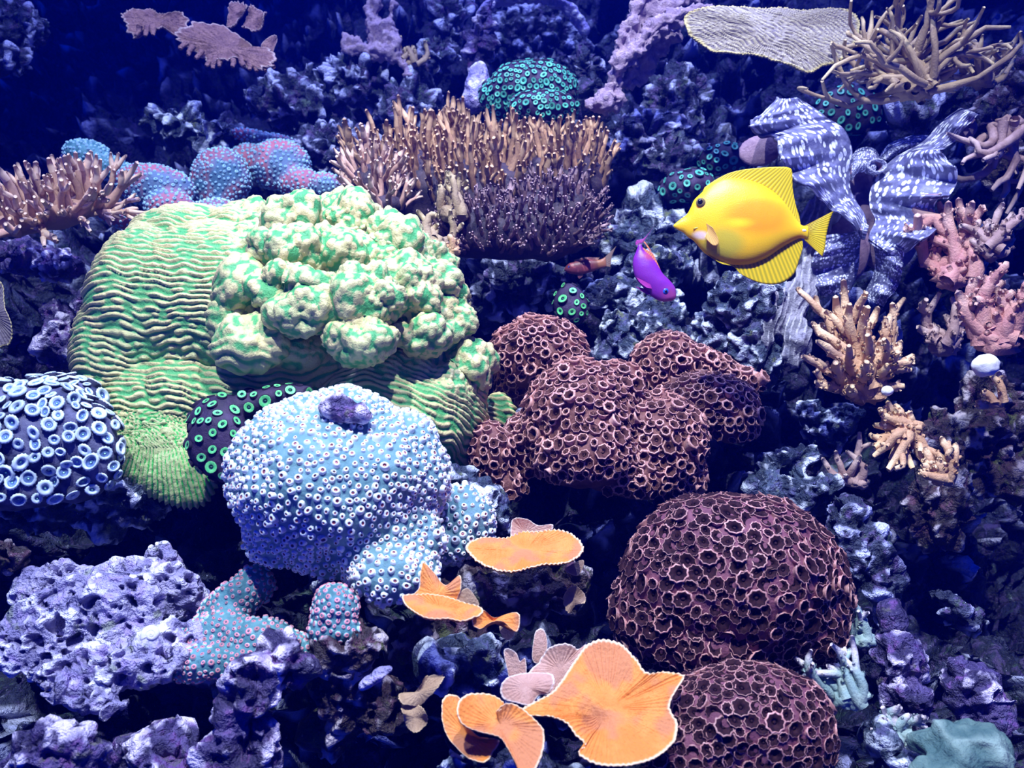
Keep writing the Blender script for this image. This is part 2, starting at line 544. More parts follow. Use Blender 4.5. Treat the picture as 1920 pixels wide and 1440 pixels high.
rock([(893, 160, 1.36, 20, 46, 22, -10), (888, 185, 1.36, 20, 24, 22)], 'smooth pale violet upright slab beside the green polyp mound', 'slab_far', 6, voxel=0.003, low=0.003, mid=0.003, fine=0.0015)
arch = thing('rock_arch', 'big dark rock arch with its lit upper edge built as a pale rim', 'rock', P(1000, 75, 1.60))
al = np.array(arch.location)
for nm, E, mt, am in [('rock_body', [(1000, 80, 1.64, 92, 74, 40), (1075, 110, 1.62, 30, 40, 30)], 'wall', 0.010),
                      ('rim', [(x, y, 1.52, 8, 6, 26) for x, y in crom([(896, 66), (902, 30), (925, 6), (985, -3), (1040, 3), (1070, 20), (1098, 62)], 26)], 'slab_far', 0.0025)]:  # rim: lit top edge put in as a strip of pale material
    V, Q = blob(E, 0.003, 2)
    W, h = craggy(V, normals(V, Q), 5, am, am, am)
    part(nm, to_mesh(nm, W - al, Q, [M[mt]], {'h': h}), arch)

# the pitted lavender slab
M['slab'] = rock_mat('pitted_slab', (0.22, 0.20, 0.40), (0.52, 0.48, 0.76), (0.82, 0.80, 0.95), (0.38, 0.30, 0.64), (0.26, 0.28, 0.28), k=0.85)
rock([(150, 1170, 0.76, 160, 95, 34, 16), (250, 1115, 0.79, 130, 66, 30, 6), (110, 1110, 0.8, 85, 62, 30), (200, 1255, 0.725, 150, 50, 30, 8),
      (60, 1215, 0.745, 80, 60, 30, 0), (330, 1215, 0.755, 80, 50, 26, 20), (305, 1060, 0.82, 40, 38, 20, 40), (355, 1125, 0.80, 34, 40, 24), (160, 1310, 0.71, 90, 24, 24, -5)],
     'broad lavender rock slab riddled with dark pits', 'slab', 41, voxel=0.0018, low=0.004, mid=0.0045, fine=0.0036, pits=0.020, fpit=60, pitp=0.12, name='pitted_slab', smooth=10)

# ------------------------------------------------------------------ polyps
def lathe(prof, sides, teeth=0.0, tooth_ring=None, slot=None):
    """prof [(r,z)...] from outside base to centre; returns V,F list, material index"""
    th = np.arange(sides) / sides * 2 * np.pi
    rows = []
    for k, (r, z) in enumerate(prof):
        rr = np.full(sides, r)
        zz = np.full(sides, z)
        if tooth_ring is not None and k in tooth_ring:
            rr[::2] *= 1 + teeth
            zz[::2] += teeth * 0.4
        rows.append(np.stack([rr * np.cos(th), rr * np.sin(th), zz], 1))
    V = np.concatenate(rows)
    Q = grid_faces(len(prof), sides, wrap_v=True)
    n = len(V)
    V = np.vstack([V, [0, 0, prof[-1][1]]])
    o = (len(prof) - 1) * sides
    k = np.arange(sides)
    T = np.stack([o + k, o + (k + 1) % sides, np.full(sides, n)], 1)
    mi = np.concatenate([np.repeat(np.asarray(slot[:-1]), sides), np.full(sides, slot[-1])])
    return V, Q, T, mi

def polyp_kind(name, profs, mats):
    """a few variants of one polyp"""
    out = []
    for pr in profs:
        V, Q, T, mi = lathe(**pr)
        out.append((V, Q, T, mi, to_mesh(name, V, [Q, T], mats, mi=mi)))
    return out

def scatter(V, Fq, spacing, seed, n_try=9000, keep=None):
    rng = np.random.RandomState(seed)
    T = Fq if Fq.shape[1] == 3 else np.concatenate([Fq[:, [0, 1, 2]], Fq[:, [0, 2, 3]]])
    a, b, c = V[T[:, 0]], V[T[:, 1]], V[T[:, 2]]
    cr = np.cross(b - a, c - a)
    ar = np.linalg.norm(cr, axis=1)
    cum = np.cumsum(ar)
    k = np.searchsorted(cum, rng.rand(n_try) * cum[-1])
    k = np.minimum(k, len(T) - 1)
    u, v = rng.rand(n_try), rng.rand(n_try)
    fl = u + v > 1
    u[fl], v[fl] = 1 - u[fl], 1 - v[fl]
    p = a[k] + (b[k] - a[k]) * u[:, None] + (c[k] - a[k]) * v[:, None]
    n = unit(cr[k])
    ok = np.ones(n_try, bool) if keep is None else keep(p, n)
    p, n = p[ok], n[ok]
    sp = spacing * (0.8 + 0.5 * rng.rand(len(p)))
    cell = {}
    idx = []
    g = np.floor(p / (spacing * 1.3)).astype(int)
    for i in range(len(p)):
        gi = tuple(g[i])
        good = True
        for dx in (-1, 0, 1):
            for dy in (-1, 0, 1):
                for dz in (-1, 0, 1):
                    for j in cell.get((gi[0] + dx, gi[1] + dy, gi[2] + dz), ()):
                        e = p[i] - p[j]
                        if e[0] * e[0] + e[1] * e[1] + e[2] * e[2] < (0.5 * (sp[i] + sp[j])) ** 2:
                            good = False
                            break
                    if not good: break
                if not good: break
            if not good: break
        if good:
            cell.setdefault(gi, []).append(i)
            idx.append(i)
    return p[idx], n[idx], sp[idx] / spacing

def frames(n, rng):
    ref = unit(rng.normal(size=n.shape))
    a = unit(np.cross(n, ref))
    b = np.cross(n, a)
    return np.stack([a, b, n], 2)          # columns

def grow_polyps(parent, V, Fq, kind, size, spacing, seed, up=0.0, limit=300, n_try=9000, keep=None, name='polyp', jitter=0.25, zs=(0.8, 1.25), smooth_n=None):
    rng = np.random.RandomState(seed + 5)
    loc = np.array(parent.location)
    p, n, s = scatter(V, Fq, spacing, seed, n_try, keep)
    n = unit(n + up * np.array([0, 0, 1.0]) + jitter * rng.normal(size=n.shape) * 0.5)
    Rm = frames(n, rng)
    view = unit(CAM - p)
    q = p - CAM
    dd = q @ FWD
    px, py = 960 + F * (q @ RIGHT) / dd, 720 - F * (q @ UP) / dd
    infr = (px > -15) & (px < 1935) & (py > -15) & (py < 1455)
    score = np.where(infr, 1, 0.01) * np.clip((n * view).sum(1) + 0.15, 0, 1) / dd ** 2
    sz = size * s * (0.85 + 0.3 * rng.rand(len(p)))
    zz = rng.uniform(zs[0], zs[1], len(p))
    sq = rng.uniform(0.72, 1.0, len(p))
    order = np.argsort(-score)
    vi = rng.randint(0, len(kind), len(p))
    for i in order[:limit]:
        o = bpy.data.objects.new(name, kind[vi[i]][4])
        COL.objects.link(o)
        o.parent = parent
        m = Rm[i] * np.array([sz[i], sz[i] * sq[i], sz[i] * zz[i]])
        mm = Matrix.Identity(4)
        for r in range(3):
            for c in range(3):
                mm[r][c] = m[r, c]
            mm[r][3] = p[i, r] - loc[r]
        o.matrix_local = mm
    rest = order[limit:]
    if len(rest):
        VV, QQ, TT, MQ, MT, k = [], [], [], [], [], 0
        for i in rest:
            kv, kq, kt, kmi, _ = kind[vi[i]]
            VV.append((kv * np.array([sz[i], sz[i] * sq[i], sz[i] * zz[i]])) @ Rm[i].T + p[i] - loc)
            QQ.append(kq + k); TT.append(kt + k)
            MQ.append(kmi[:len(kq)]); MT.append(kmi[len(kq):])
            k += len(kv)
        me = to_mesh('polyp_carpet', np.concatenate(VV), [np.concatenate(QQ), np.concatenate(TT)], list(kind[0][4].materials),
                     mi=np.concatenate(MQ + MT))
        part('polyp_carpet', me, parent, kind='stuff')
    return len(p)

def colony(name, label, cat, ells, voxel, mat, disp=None, smooth=8, group=None, base='flesh', attrs=None):
    V, Fq = blob(ells, voxel, smooth)
    N = normals(V, Fq)
    at = {}
    if disp is not None:
        V, h = disp(V, N)
        at['h'] = h
    loc = P(*ells[0][:3])
    root = thing(name, label, cat, loc, group)
    part(base, to_mesh(base, V - loc, Fq, [mat], at), root)
    return root, V, Fq

def soft(seed, amp=0.004, f=18):
    def fn(V, N):
        h = fbm(V * f + seed, 3)
        return V + N * (amp * h)[:, None], h * 0.5 + 0.5
    return fn

# polyp materials
M['zo_flesh'] = coral_mat('brown_polyp_mat', (0.12, 0.04, 0.035), (0.20, 0.08, 0.07), 70, bscale=260, bdist=0.0015)
M['zo_rim'] = coral_mat('brown_polyp_rim', (0.36, 0.15, 0.12), (0.60, 0.33, 0.30), 3, bdist=0, rnd=0.25, rough=0.5, spec=0.5)
M['zo_disc'] = coral_mat('brown_polyp_disc', (0.045, 0.014, 0.016), (0.09, 0.035, 0.03), 3, bdist=0, rough=0.8, spec=0.1)
M['zo2_flesh'] = coral_mat('maroon_polyp_mat', (0.11, 0.03, 0.055), (0.17, 0.055, 0.085), 70, bscale=260, bdist=0.0015)
M['zo2_rim'] = coral_mat('maroon_polyp_rim', (0.34, 0.14, 0.13), (0.54, 0.29, 0.28), 3, bdist=0, rnd=0.3, rough=0.5, spec=0.5)
M['zo2_disc'] = coral_mat('maroon_polyp_disc', (0.012, 0.004, 0.008), (0.03, 0.010, 0.014), 3, bdist=0, rough=0.8, spec=0.08)

def cup(sides=14, teeth=0.16, open_=0.70, dep=0.1, h=0.55):
    return dict(prof=[(0.80, -0.45), (0.92, h * 0.5), (1.02, h), (open_ + .08, h * 1.05), (open_ * 0.8, h * .5 + dep * .5), (open_ * 0.3, dep)], sides=sides, teeth=teeth,
                tooth_ring=(2, 3), slot=[0, 0, 0, 1, 1, 1])
ZO = polyp_kind('polyp', [cup(), cup(open_=0.6, h=0.7), cup(open_=0.78, h=0.45)], [M['zo_rim'], M['zo_disc']])
ZO2 = polyp_kind('polyp', [cup(18, open_=0.84, h=0.42, dep=0.08), cup(18, open_=0.76, h=0.5, dep=0.08), cup(18, open_=0.88, h=0.36, dep=0.07)], [M['zo2_rim'], M['zo2_disc']])

# brown button polyp colonies in the middle
r, V, Q = colony('button_polyp_colony', 'large rounded brown button polyp colony in the middle of the reef', 'coral',
    [(1085, 785, 0.93, 105, 105, 95), (1010, 665, 1.0, 88, 68, 70), (965, 700, 1.02, 38, 70, 50), (1095, 850, 0.91, 100, 62, 80), (1230, 830, 0.95, 95, 95, 85),
     (985, 840, 0.95, 40, 60, 45), (1180, 890, 0.93, 90, 45, 60), (1270, 890, 0.95, 55, 45, 50), (1160, 730, 0.95, 50, 45, 50)],
    0.003, M['zo_flesh'], soft(3, 0.006))
grow_polyps(r, V, Q, ZO, 0.0057, 0.0086, 11, up=0.35, n_try=36000, jitter=0.35, keep=lambda p, n: n[:, 2] > -0.55)
r, V, Q = colony('button_polyp_colony', 'two lobed brown button polyp colony with a pointed tip beside the dark boulder', 'coral',
    [(1320, 760, 1.0, 100, 58, 60), (1250, 685, 1.03, 58, 62, 55), (1330, 690, 1.04, 80, 32, 40, -25), (1395, 715, 1.03, 42, 18, 20, -12), (1370, 785, 0.99, 55, 45, 45)],
    0.003, M['zo_flesh'], soft(6, 0.004))
grow_polyps(r, V, Q, ZO, 0.0058, 0.0088, 12, up=0.3, n_try=20000, jitter=0.35, keep=lambda p, n: n[:, 2] > -0.5)
r, V, Q = colony('button_polyp_colony', 'small brown button polyp colony wedged against the big green coral', 'coral',
    [(922, 850, 0.92, 38, 58, 40, 8), (945, 905, 0.92, 30, 36, 30), (950, 925, 0.93, 40, 14, 25, 20)], 0.0028, M['zo_flesh'], soft(9, 0.003))
grow_polyps(r, V, Q, ZO, 0.0056, 0.0088, 13, up=0.3, n_try=6000, keep=lambda p, n: n[:, 2] > -0.6)
# maroon honeycomb domes
r, V, Q = colony('honeycomb_polyp_dome', 'large maroon brown honeycomb dome of dark open polyps', 'coral',
    [(1370, 1080, 0.80, 205, 155, 150), (1240, 1150, 0.80, 95, 110, 100), (1480, 1120, 0.81, 110, 140, 110), (1330, 1190, 0.79, 150, 70, 110)],
    0.003, M['zo2_flesh'], soft(12, 0.006, 12))
grow_polyps(r, V, Q, ZO2, 0.0064, 0.0092, 21, zs=(0.5, 0.85), up=0.1, n_try=42000, jitter=0.4, keep=lambda p, n: n[:, 2] > -0.6)
r, V, Q = colony('honeycomb_polyp_dome', 'lower maroon honeycomb dome touching the large orange plate', 'coral',
    [(1400, 1375, 0.70, 165, 130, 110), (1330, 1430, 0.69, 110, 110, 90)], 0.003, M['zo2_flesh'], soft(15, 0.005, 12))
grow_polyps(r, V, Q, ZO2, 0.0053, 0.0078, 22, zs=(0.5, 0.85), up=0.1, n_try=30000, jitter=0.4, keep=lambda p, n: n[:, 2] > -0.6)

# pale blue moon coral
M['mc_flesh'] = coral_mat('pale_blue_flesh', (0.085, 0.19, 0.22), (0.14, 0.27, 0.31), 50, bscale=260, bdist=0.001, c4=(0.18, 0.28, 0.42), scale4=30, lo4=0.6, hi4=0.75)
M['mc_rim'] = coral_mat('pale_blue_cup', (0.54, 0.62, 0.66), (0.72, 0.75, 0.77), 3, bdist=0, rnd=0.15, rough=0.5, spec=0.5)
M['mc_eye'] = coral_mat('pink_cup_mouth', (0.42, 0.16, 0.20), (0.52, 0.24, 0.26), 3, bdist=0, rnd=0.2)
def barrel(h=0.8, o=0.42):
    return dict(prof=[(1.15, -0.35), (0.98, h * 0.35), (0.86, h * 0.8), (0.66, h), (o, h * 0.97), (o * 0.75, h * 0.55)], sides=10, slot=[0, 0, 0, 0, 1, 1])
MC = polyp_kind('cup', [barrel(), barrel(0.95, 0.38), barrel(0.65, 0.46)], [M['mc_rim'], M['mc_eye']])
r, V, Q = colony('moon_coral', 'pale blue boulder coral studded with small pink mouthed cups', 'coral',
    [(620, 905, 0.78, 190, 172, 160), (735, 900, 0.79, 98, 125, 110), (560, 1000, 0.78, 110, 75, 100), (725, 1070, 0.745, 92, 68, 78), (650, 1030, 0.77, 120, 60, 90), (740, 1000, 0.77, 90, 80, 90), (690, 1040, 0.755, 90, 60, 80)],
    0.003, M['mc_flesh'], soft(21, 0.010, 12))
grow_polyps(r, V, Q, MC, 0.0029, 0.0058, 31, up=0.25, n_try=42000, name='cup', keep=lambda p, n: n[:, 2] > -0.75)
r, V, Q = colony('moon_coral', 'small dusky blue coral lobe tucked behind the pale blue boulder coral', 'coral',
    [(868, 975, 0.83, 58, 66, 50), (845, 1020, 0.82, 40, 34, 40)], 0.003, M['mc_flesh'], soft(23, 0.003))
grow_polyps(r, V, Q, MC, 0.0028, 0.0060, 32, up=0.2, n_try=8000, name='cup')
# wart of violet algae on top of it
rock([(650, 772, 0.735, 42, 17, 20, -12)], 'small violet algae tuft growing on top of the pale blue boulder coral', 'rock_purple', 77, voxel=0.002, low=0.003, mid=0.006, fine=0.004, name='algae_tuft', cat='algae')

# teal corals with red cups
M['tr_flesh'] = coral_mat('teal_flesh', (0.04, 0.14, 0.18), (0.10, 0.25, 0.30), 60, bscale=300, bdist=0.001)
M['tr_rim'] = coral_mat('red_cup', (0.46, 0.16, 0.22), (0.62, 0.28, 0.34), 3, bdist=0, rnd=0.25)
M['tr_eye'] = coral_mat('teal_cup_mouth', (0.10, 0.22, 0.32), (0.16, 0.30, 0.40), 3, bdist=0)
def wart(h=0.6):
    return dict(prof=[(1.1, -0.3), (0.9, h * 0.6), (0.6, h), (0.3, h * 0.8)], sides=8, slot=[2, 0, 0, 1])
M['tr_side'] = coral_mat('teal_cup_side', (0.22, 0.42, 0.46), (0.32, 0.52, 0.56), 3, bdist=0, rnd=0.15)
TR = polyp_kind('cup', [wart(), wart(0.8), wart(0.5)], [M['tr_rim'], M['tr_eye'], M['tr_side']])
M['bt_rim'] = coral_mat('sky_blue_cup', (0.20, 0.40, 0.54), (0.36, 0.56, 0.68), 3, bdist=0, rnd=0.2)
M['bt_flesh'] = coral_mat('wine_flesh', (0.30, 0.09, 0.13), (0.16, 0.13, 0.22), 30, bscale=300, bdist=0.001, c4=(0.06, 0.14, 0.24), scale4=12)
M['wr_flesh'] = coral_mat('red_flesh', (0.42, 0.12, 0.16), (0.28, 0.12, 0.20), 40, bscale=300, bdist=0.001, c4=(0.10, 0.16, 0.28), scale4=14)
BT = polyp_kind('cup', [wart(), wart(0.8)], [M['bt_rim'], M['tr_eye'], M['bt_rim']])
for ells, lab, kd, fl, sd in [
    ([(415, 335, 1.33, 55, 58, 50), (405, 400, 1.3, 50, 26, 40)], 'round blue speckled dome coral behind the big green coral', BT, 'bt_flesh', 41),
    ([(520, 310, 1.36, 62, 46, 45), (470, 300, 1.37, 40, 30, 40), (560, 345, 1.34, 36, 30, 36)], 'red and blue speckled dome coral with an overhang', BT, 'wr_flesh', 42),
    ([(490, 258, 1.42, 60, 12, 25, -8)], 'thin red speckled crust along the rock behind the speckled domes', BT, 'wr_flesh', 43),
    ([(608, 350, 1.33, 30, 26, 30), (570, 378, 1.28, 26, 20, 26)], 'small red and blue speckled lump beside the brown thicket', BT, 'wr_flesh', 44),
    ([(290, 350, 1.25, 75, 42, 40, -12), (320, 390, 1.23, 50, 30, 36)], 'flat red and blue speckled coral beside the tan finger coral fan', BT, 'wr_flesh', 45),
    ([(165, 295, 1.3, 45, 32, 36, -20), (215, 320, 1.29, 40, 26, 30, -20)], 'mossy teal speckled coral behind the tan finger coral fan', BT, 'tr_flesh', 46),
    ([(410, 402, 1.16, 85, 16, 30), (230, 410, 1.15, 55, 16, 26, -18), (300, 418, 1.15, 60, 14, 26)], 'low wine red speckled crust bordering the top of the big green coral', BT, 'wr_flesh', 47),
    ([(475, 1095, 0.79, 40, 40, 34, 40), (430, 1135, 0.78, 66, 42, 34, 40), (400, 1195, 0.76, 80, 48, 34, 15), (470, 1205, 0.755, 90, 44, 34, 5), (375, 1245, 0.735, 62, 36, 32, 10), (545, 1215, 0.75, 50, 32, 30, -10), (430, 1245, 0.74, 70, 34, 30)],
     'spreading teal coral with red tipped cups beside the pitted slab', TR, 'tr_flesh', 48),
    ([(625, 1145, 0.715, 42, 48, 36, 0), (630, 1185, 0.71, 52, 26, 36)], 'small teal coral dome with red tipped cups under the pale blue boulder coral', TR, 'tr_flesh', 49)]:
    r, V, Q = colony('star_coral', lab, 'coral', ells, 0.0035, M[fl], soft(sd, 0.004))
    near = ells[0][2] < 1
    grow_polyps(r, V, Q, kd, 0.0023 if near else 0.0024, 0.0048 if near else 0.0058, sd, up=0.2, n_try=30000 if near else 14000, name='cup', limit=220)

# blue button polyps at the left
M['bz_stalk'] = coral_mat('indigo_stalk', (0.025, 0.03, 0.08), (0.13, 0.13, 0.24), 35, bdist=0.001)
M['bz_disc'] = coral_mat('blue_disc', (0.07, 0.13, 0.34), (0.14, 0.24, 0.46), 2, bdist=0, rnd=0.35, rough=0.45)
M['bz_ring'] = coral_mat('pale_ring', (0.42, 0.52, 0.64), (0.60, 0.70, 0.78), 2, bdist=0, rnd=0.2, rough=0.45)
M['bz_eye'] = coral_mat('mint_mouth', (0.35, 0.8, 0.62), (0.45, 0.85, 0.7), 2, bdist=0)
def daisy(o=0.6):
    return dict(prof=[(0.6, -0.9), (0.7, 0.1), (1.0, 0.42), (0.92, 0.60), (o + .1, 0.62), (o, 0.40), (0.22, 0.30), (0.13, 0.38)], sides=30, teeth=0.10, tooth_ring=(2,), slot=[0, 0, 2, 2, 2, 1, 1, 3])
BZ = polyp_kind('polyp', [daisy(0.5), daisy(0.38), daisy(0.62)], [M['bz_stalk'], M['bz_disc'], M['bz_ring'], M['bz_eye']])
r, V, Q = colony('button_polyp_colony', 'blue button polyps with pale fringed rings on a dark mound', 'coral',
    [(70, 830, 0.85, 150, 110, 80), (-40, 820, 0.85, 120, 120, 80), (140, 850, 0.85, 82, 88, 60), (110, 745, 0.88, 80, 40, 50), (20, 900, 0.84, 120, 60, 60)],
    0.0035, M['bz_stalk'], soft(51, 0.005))
grow_polyps(r, V, Q, BZ, 0.0068, 0.0108, 51, up=0.15, n_try=16000, jitter=0.55, zs=(0.8, 1.6), keep=lambda p, n: (n[:, 2] > -0.5))

# green eyed button polyps
M['gz_side'] = coral_mat('violet_stalk', (0.02, 0.013, 0.04), (0.05, 0.03, 0.08), 40, bdist=0.001)
M['gz_ring'] = coral_mat('neon_green_ring', (0.06, 0.50, 0.16), (0.16, 0.60, 0.22), 2, bdist=0, rnd=0.3, rough=0.45)
M['gz_ring2'] = coral_mat('sea_green_ring', (0.05, 0.33, 0.25), (0.10, 0.46, 0.34), 2, bdist=0, rnd=0.35, rough=0.45)
M['gz_eye'] = coral_mat('dark_mouth', (0.015, 0.06, 0.06), (0.02, 0.10, 0.09), 2, bdist=0)
def ringp(h=0.35):
    return dict(prof=[(0.9, -0.5), (1.15, h * 0.8), (1.0, h), (0.86, h), (0.42, h * 0.9), (0.3, h * 0.6)], sides=12, slot=[0, 0, 1, 1, 2, 2])
GZ = polyp_kind('polyp', [ringp(), ringp(0.5)], [M['gz_side'], M['gz_ring'], M['gz_eye']])
GZ2 = polyp_kind('polyp', [ringp(), ringp(0.5)], [M['gz_side'], M['gz_ring2'], M['gz_eye']])
for ells, lab, kd, sz, sp, sd in [
    ([(410, 830, 0.83, 58, 66, 40, 0), (405, 785, 0.84, 50, 40, 40, 30), (500, 752, 0.85, 95, 26, 30, 14), (430, 880, 0.83, 36, 26, 30)],
     'violet button polyps with neon green rings between green coral and pale blue boulder coral', GZ, 0.0044, 0.0105, 61),
    ([(1000, 165, 1.34, 82, 50, 50), (1020, 205, 1.3, 70, 34, 45), (940, 185, 1.35, 40, 40, 40)],
     'mound of sea green polyps above the brown thicket', GZ2, 0.0040, 0.0074, 62),
    ([(1290, 345, 1.26, 48, 30, 32), (1260, 355, 1.27, 28, 24, 25)], 'small rock with pale green polyps beside the head of the yellow fish', GZ2, 0.0048, 0.011, 63),
    ([(1360, 300, 1.32, 48, 30, 30), (1400, 290, 1.33, 30, 26, 30)], 'dark green polyp patch above the back of the yellow fish', GZ2, 0.0046, 0.011, 64),
    ([(1072, 570, 1.08, 32, 42, 26, 20)], 'little patch of bright green ringed polyps above the brown button polyps', GZ, 0.0042, 0.0105, 65),
    ([(1590, 210, 1.35, 60, 46, 30)], 'dim green polyp patch behind the top of the giant clam', GZ2, 0.0052, 0.013, 66)]:
    r, V, Q = colony('button_polyp_colony', lab, 'coral', ells, 0.0035, M['gz_side'], soft(sd, 0.004))
    grow_polyps(r, V, Q, kd, sz, sp, sd, up=0.1, n_try=9000, limit=250)

# ------------------------------------------------------------------ the big green coral
def proj(V):
    q = V - CAM
    d = q @ FWD
    return 960 + F * (q @ RIGHT) / d, 720 - F * (q @ UP) / d

M['green'], nt, bs, nodes, links = new_mat('green_ridge_coral')
c = mix(nt, ramp(nt, attr(nt, 'g'), 0.0, 1.0), (0.07, 0.33, 0.11), (0.012, 0.34, 0.05))
c2 = mix(nt, ramp(nt, noise(nt, 25, 3), 0.35, 0.65), (0.60, 0.50, 0.24), (0.45, 0.45, 0.21))
c2 = mix(nt, ramp(nt, attr(nt, 'g'), 0.2, 1.2), c2, (0.32, 0.40, 0.17))
c = mix(nt, ramp(nt, attr(nt, 'h'), 0.10, 0.45), c, c2)
links.new(c, bs.inputs['Base Color'])
bs.inputs['Roughness'].default_value = 0.55
bs.inputs['Specular IOR Level'].default_value = 0.35
bump(nt, bs, noise(nt, 420, 3, 0.6), 0.0012)

def green_disp(V, N):
    px, py = proj(V)
    w = 0.010 * np.stack([fbm(V * 10 + 3, 2), fbm(V * 10 + 43, 2), fbm(V * 10 + 83, 2)], 1)
    U = V + w
    per = 0.0078
    phi = (U[:, 2] + 0.75 * U[:, 1] + 0.15 * U[:, 0]) / per
    ang = np.arctan2(px - 300, py - 690) * 300 / 13.0
    right = (U[:, 2] + 0.75 * U[:, 1] + 0.30 * U[:, 0]) / per
    k_r = sstep(560, 680, px)
    phi = phi * (1 - k_r) + right * k_r
    k_s = sstep(770, 840, py) * (1 - sstep(430, 480, px))
    phi = phi * (1 - k_s) + (ang + 0.15 * fbm(V * 40, 2)) * k_s
    al = V[:, 0] * (1 - k_s) + V[:, 2] * k_s + 0.6 * V[:, 1]
    wob = 0.75 * (1 - k_s) * perlin(np.stack([phi * 0.22, al * 55, al * 0 + 3.1], 1))
    rid = 0.5 + 0.5 * np.cos(2 * np.pi * (phi + wob))
    brk = sstep(-0.45, 0.1, perlin(np.stack([phi * 0.8, al * 85, al * 0 + 7.7], 1)))
    bead = np.clip(0.5 + 0.9 * perlin(np.stack([phi * 0.9, al * 190, al * 0 + 1.7], 1)), 0, 1)
    rid = np.clip(rid, 0, 1) ** 0.9 * (0.25 + 0.75 * np.maximum(brk, k_s)) * (0.6 + 0.5 * bead)
    f1, f2, cid = worley(V * 185 + 0.3 * w / 0.010)
    kn = np.clip(1 - (f1 / 0.72) ** 2, 0, 1) * (0.5 + 0.7 * _wj[cid, 2])
    f1, f2, cid = worley(V * 46 + 7)
    big = np.clip(1 - (f1 / 0.8) ** 2, 0, 1)
    m_k = sstep(390, 470, px + 0.15 * (py - 500)) * (1 - sstep(600, 720, py - 0.1 * (px - 600)))
    m_k = np.clip(m_k + sstep(800, 850, px) * (1 - sstep(720, 760, py)), 0, 1)
    h = rid * (1 - m_k) + kn * m_k
    dsp = 0.0042 * rid * (1 - m_k) + (0.0036 * kn + 0.012 * big) * m_k + 0.006 * fbm(V * 9, 2) + 0.011 * fbm(V * 24, 2) * m_k
    W = V + N * dsp[:, None]
    g = np.clip(sstep(680, 900, py) * 0.9 + 0.4 * fbm(V * 10, 2), 0, 1)
    green_disp.g = g
    return W, h

ells = [(420, 580, 0.99, 225, 165, 160), (290, 580, 0.98, 115, 165, 130), (240, 660, 0.97, 95, 120, 100), (290, 760, 0.95, 100, 100, 80), (235, 700, 0.95, 82, 70, 60), (350, 740, 0.94, 90, 90, 70), (440, 740, 0.94, 100, 60, 70),
        (300, 830, 0.92, 108, 85, 44, -15), (315, 868, 0.905, 100, 74, 30, -20), (335, 895, 0.895, 70, 56, 22, -20), (600, 650, 0.98, 240, 150, 140), (750, 770, 0.925, 150, 120, 100), (840, 780, 0.94, 70, 110, 70),
        (700, 530, 0.98, 150, 110, 120), (350, 450, 1.0, 110, 60, 90), (460, 440, 1.0, 90, 50, 80), (640, 440, 1.02, 90, 55, 80), (930, 775, 0.99, 34, 34, 16),
        # knobs
        (547, 405, 0.93, 44, 34, 40), (535, 465, 0.88, 54, 38, 44), (655, 415, 0.95, 40, 34, 40), (735, 450, 0.94, 46, 36, 40), (525, 530, 0.86, 50, 36, 40), (590, 545, 0.85, 42, 34, 40),
        (575, 585, 0.84, 55, 42, 44), (690, 555, 0.84, 62, 48, 46), (675, 640, 0.83, 56, 46, 46), (765, 545, 0.88, 48, 56, 40), (832, 535, 0.92, 34, 34, 34), (845, 600, 0.92, 36, 46, 36),
        (790, 630, 0.88, 46, 36, 38), (465, 655, 0.85, 62, 38, 40), (450, 545, 0.88, 44, 40, 40), (430, 600, 0.88, 34, 30, 30), (870, 690, 0.93, 44, 40, 40), (620, 480, 0.9, 60, 40, 40), (560, 660, 0.88, 40, 30, 34)]
V, Q = blob(ells, 0.0017, 9)
N = normals(V, Q)
W, h = green_disp(V, N)
loc = P(420, 700, 1.0)
solo('ridge_coral', to_mesh('ridge_coral', W - loc, Q, [M['green']], {'h': h, 'g': green_disp.g}),
     'huge pale green ridged coral with knobbly top and fanned green skirt', 'coral', loc)

# ------------------------------------------------------------------ branching corals
def limb(base, tip, r0, r1, seed, bend=0.12, sides=7, K=8, wob=0.15):
    rng = np.random.RandomState(seed)
    base, tip = np.asarray(base, float), np.asarray(tip, float)
    L = np.linalg.norm(tip - base)
    t = np.linspace(0, 1, K)
    side = rng.normal(size=3) * bend * L
    pts = base + (tip - base) * t[:, None] + side * (np.sin(t * np.pi))[:, None] + rng.normal(size=(K, 3)) * 0.015 * L
    rad = (r0 + (r1 - r0) * t) * (1 + wob * rng.uniform(-1, 1, K))
    rad[-1] *= 0.75
    return pts, rad

def knobs(pts, rad, n, seed, size=0.55, length=1.0):
    rng = np.random.RandomState(seed)
    out = []
    for k in range(n):
        t = rng.uniform(0.15, 0.95) * (len(pts) - 1)
        i = min(int(t), len(pts) - 2)
        c = pts[i] + (pts[i + 1] - pts[i]) * (t - i)
        r = rad[i] + (rad[i + 1] - rad[i]) * (t - i)
        ax = unit(pts[i + 1] - pts[i])
        d = unit(np.cross(ax, rng.normal(size=3)))
        d2 = unit(d + ax * 0.7)
        p0, p1 = c + d * r * 0.6, c + d * r * 0.6 + d2 * r * (0.6 + 0.5 * rng.rand()) * length
        out.append(tube([p0, (p0 + p1) / 2, p1], [r * size, r * size * 0.9, r * size * 0.6], 5)[:3] + (np.full(16, t / (len(pts) - 1)),))
    return out

def limb_mesh(name, parts, mats, loc):
    V, Q, T, A = join(parts)
    return to_mesh(name, V - loc, [Q, T], mats, {'t': A})

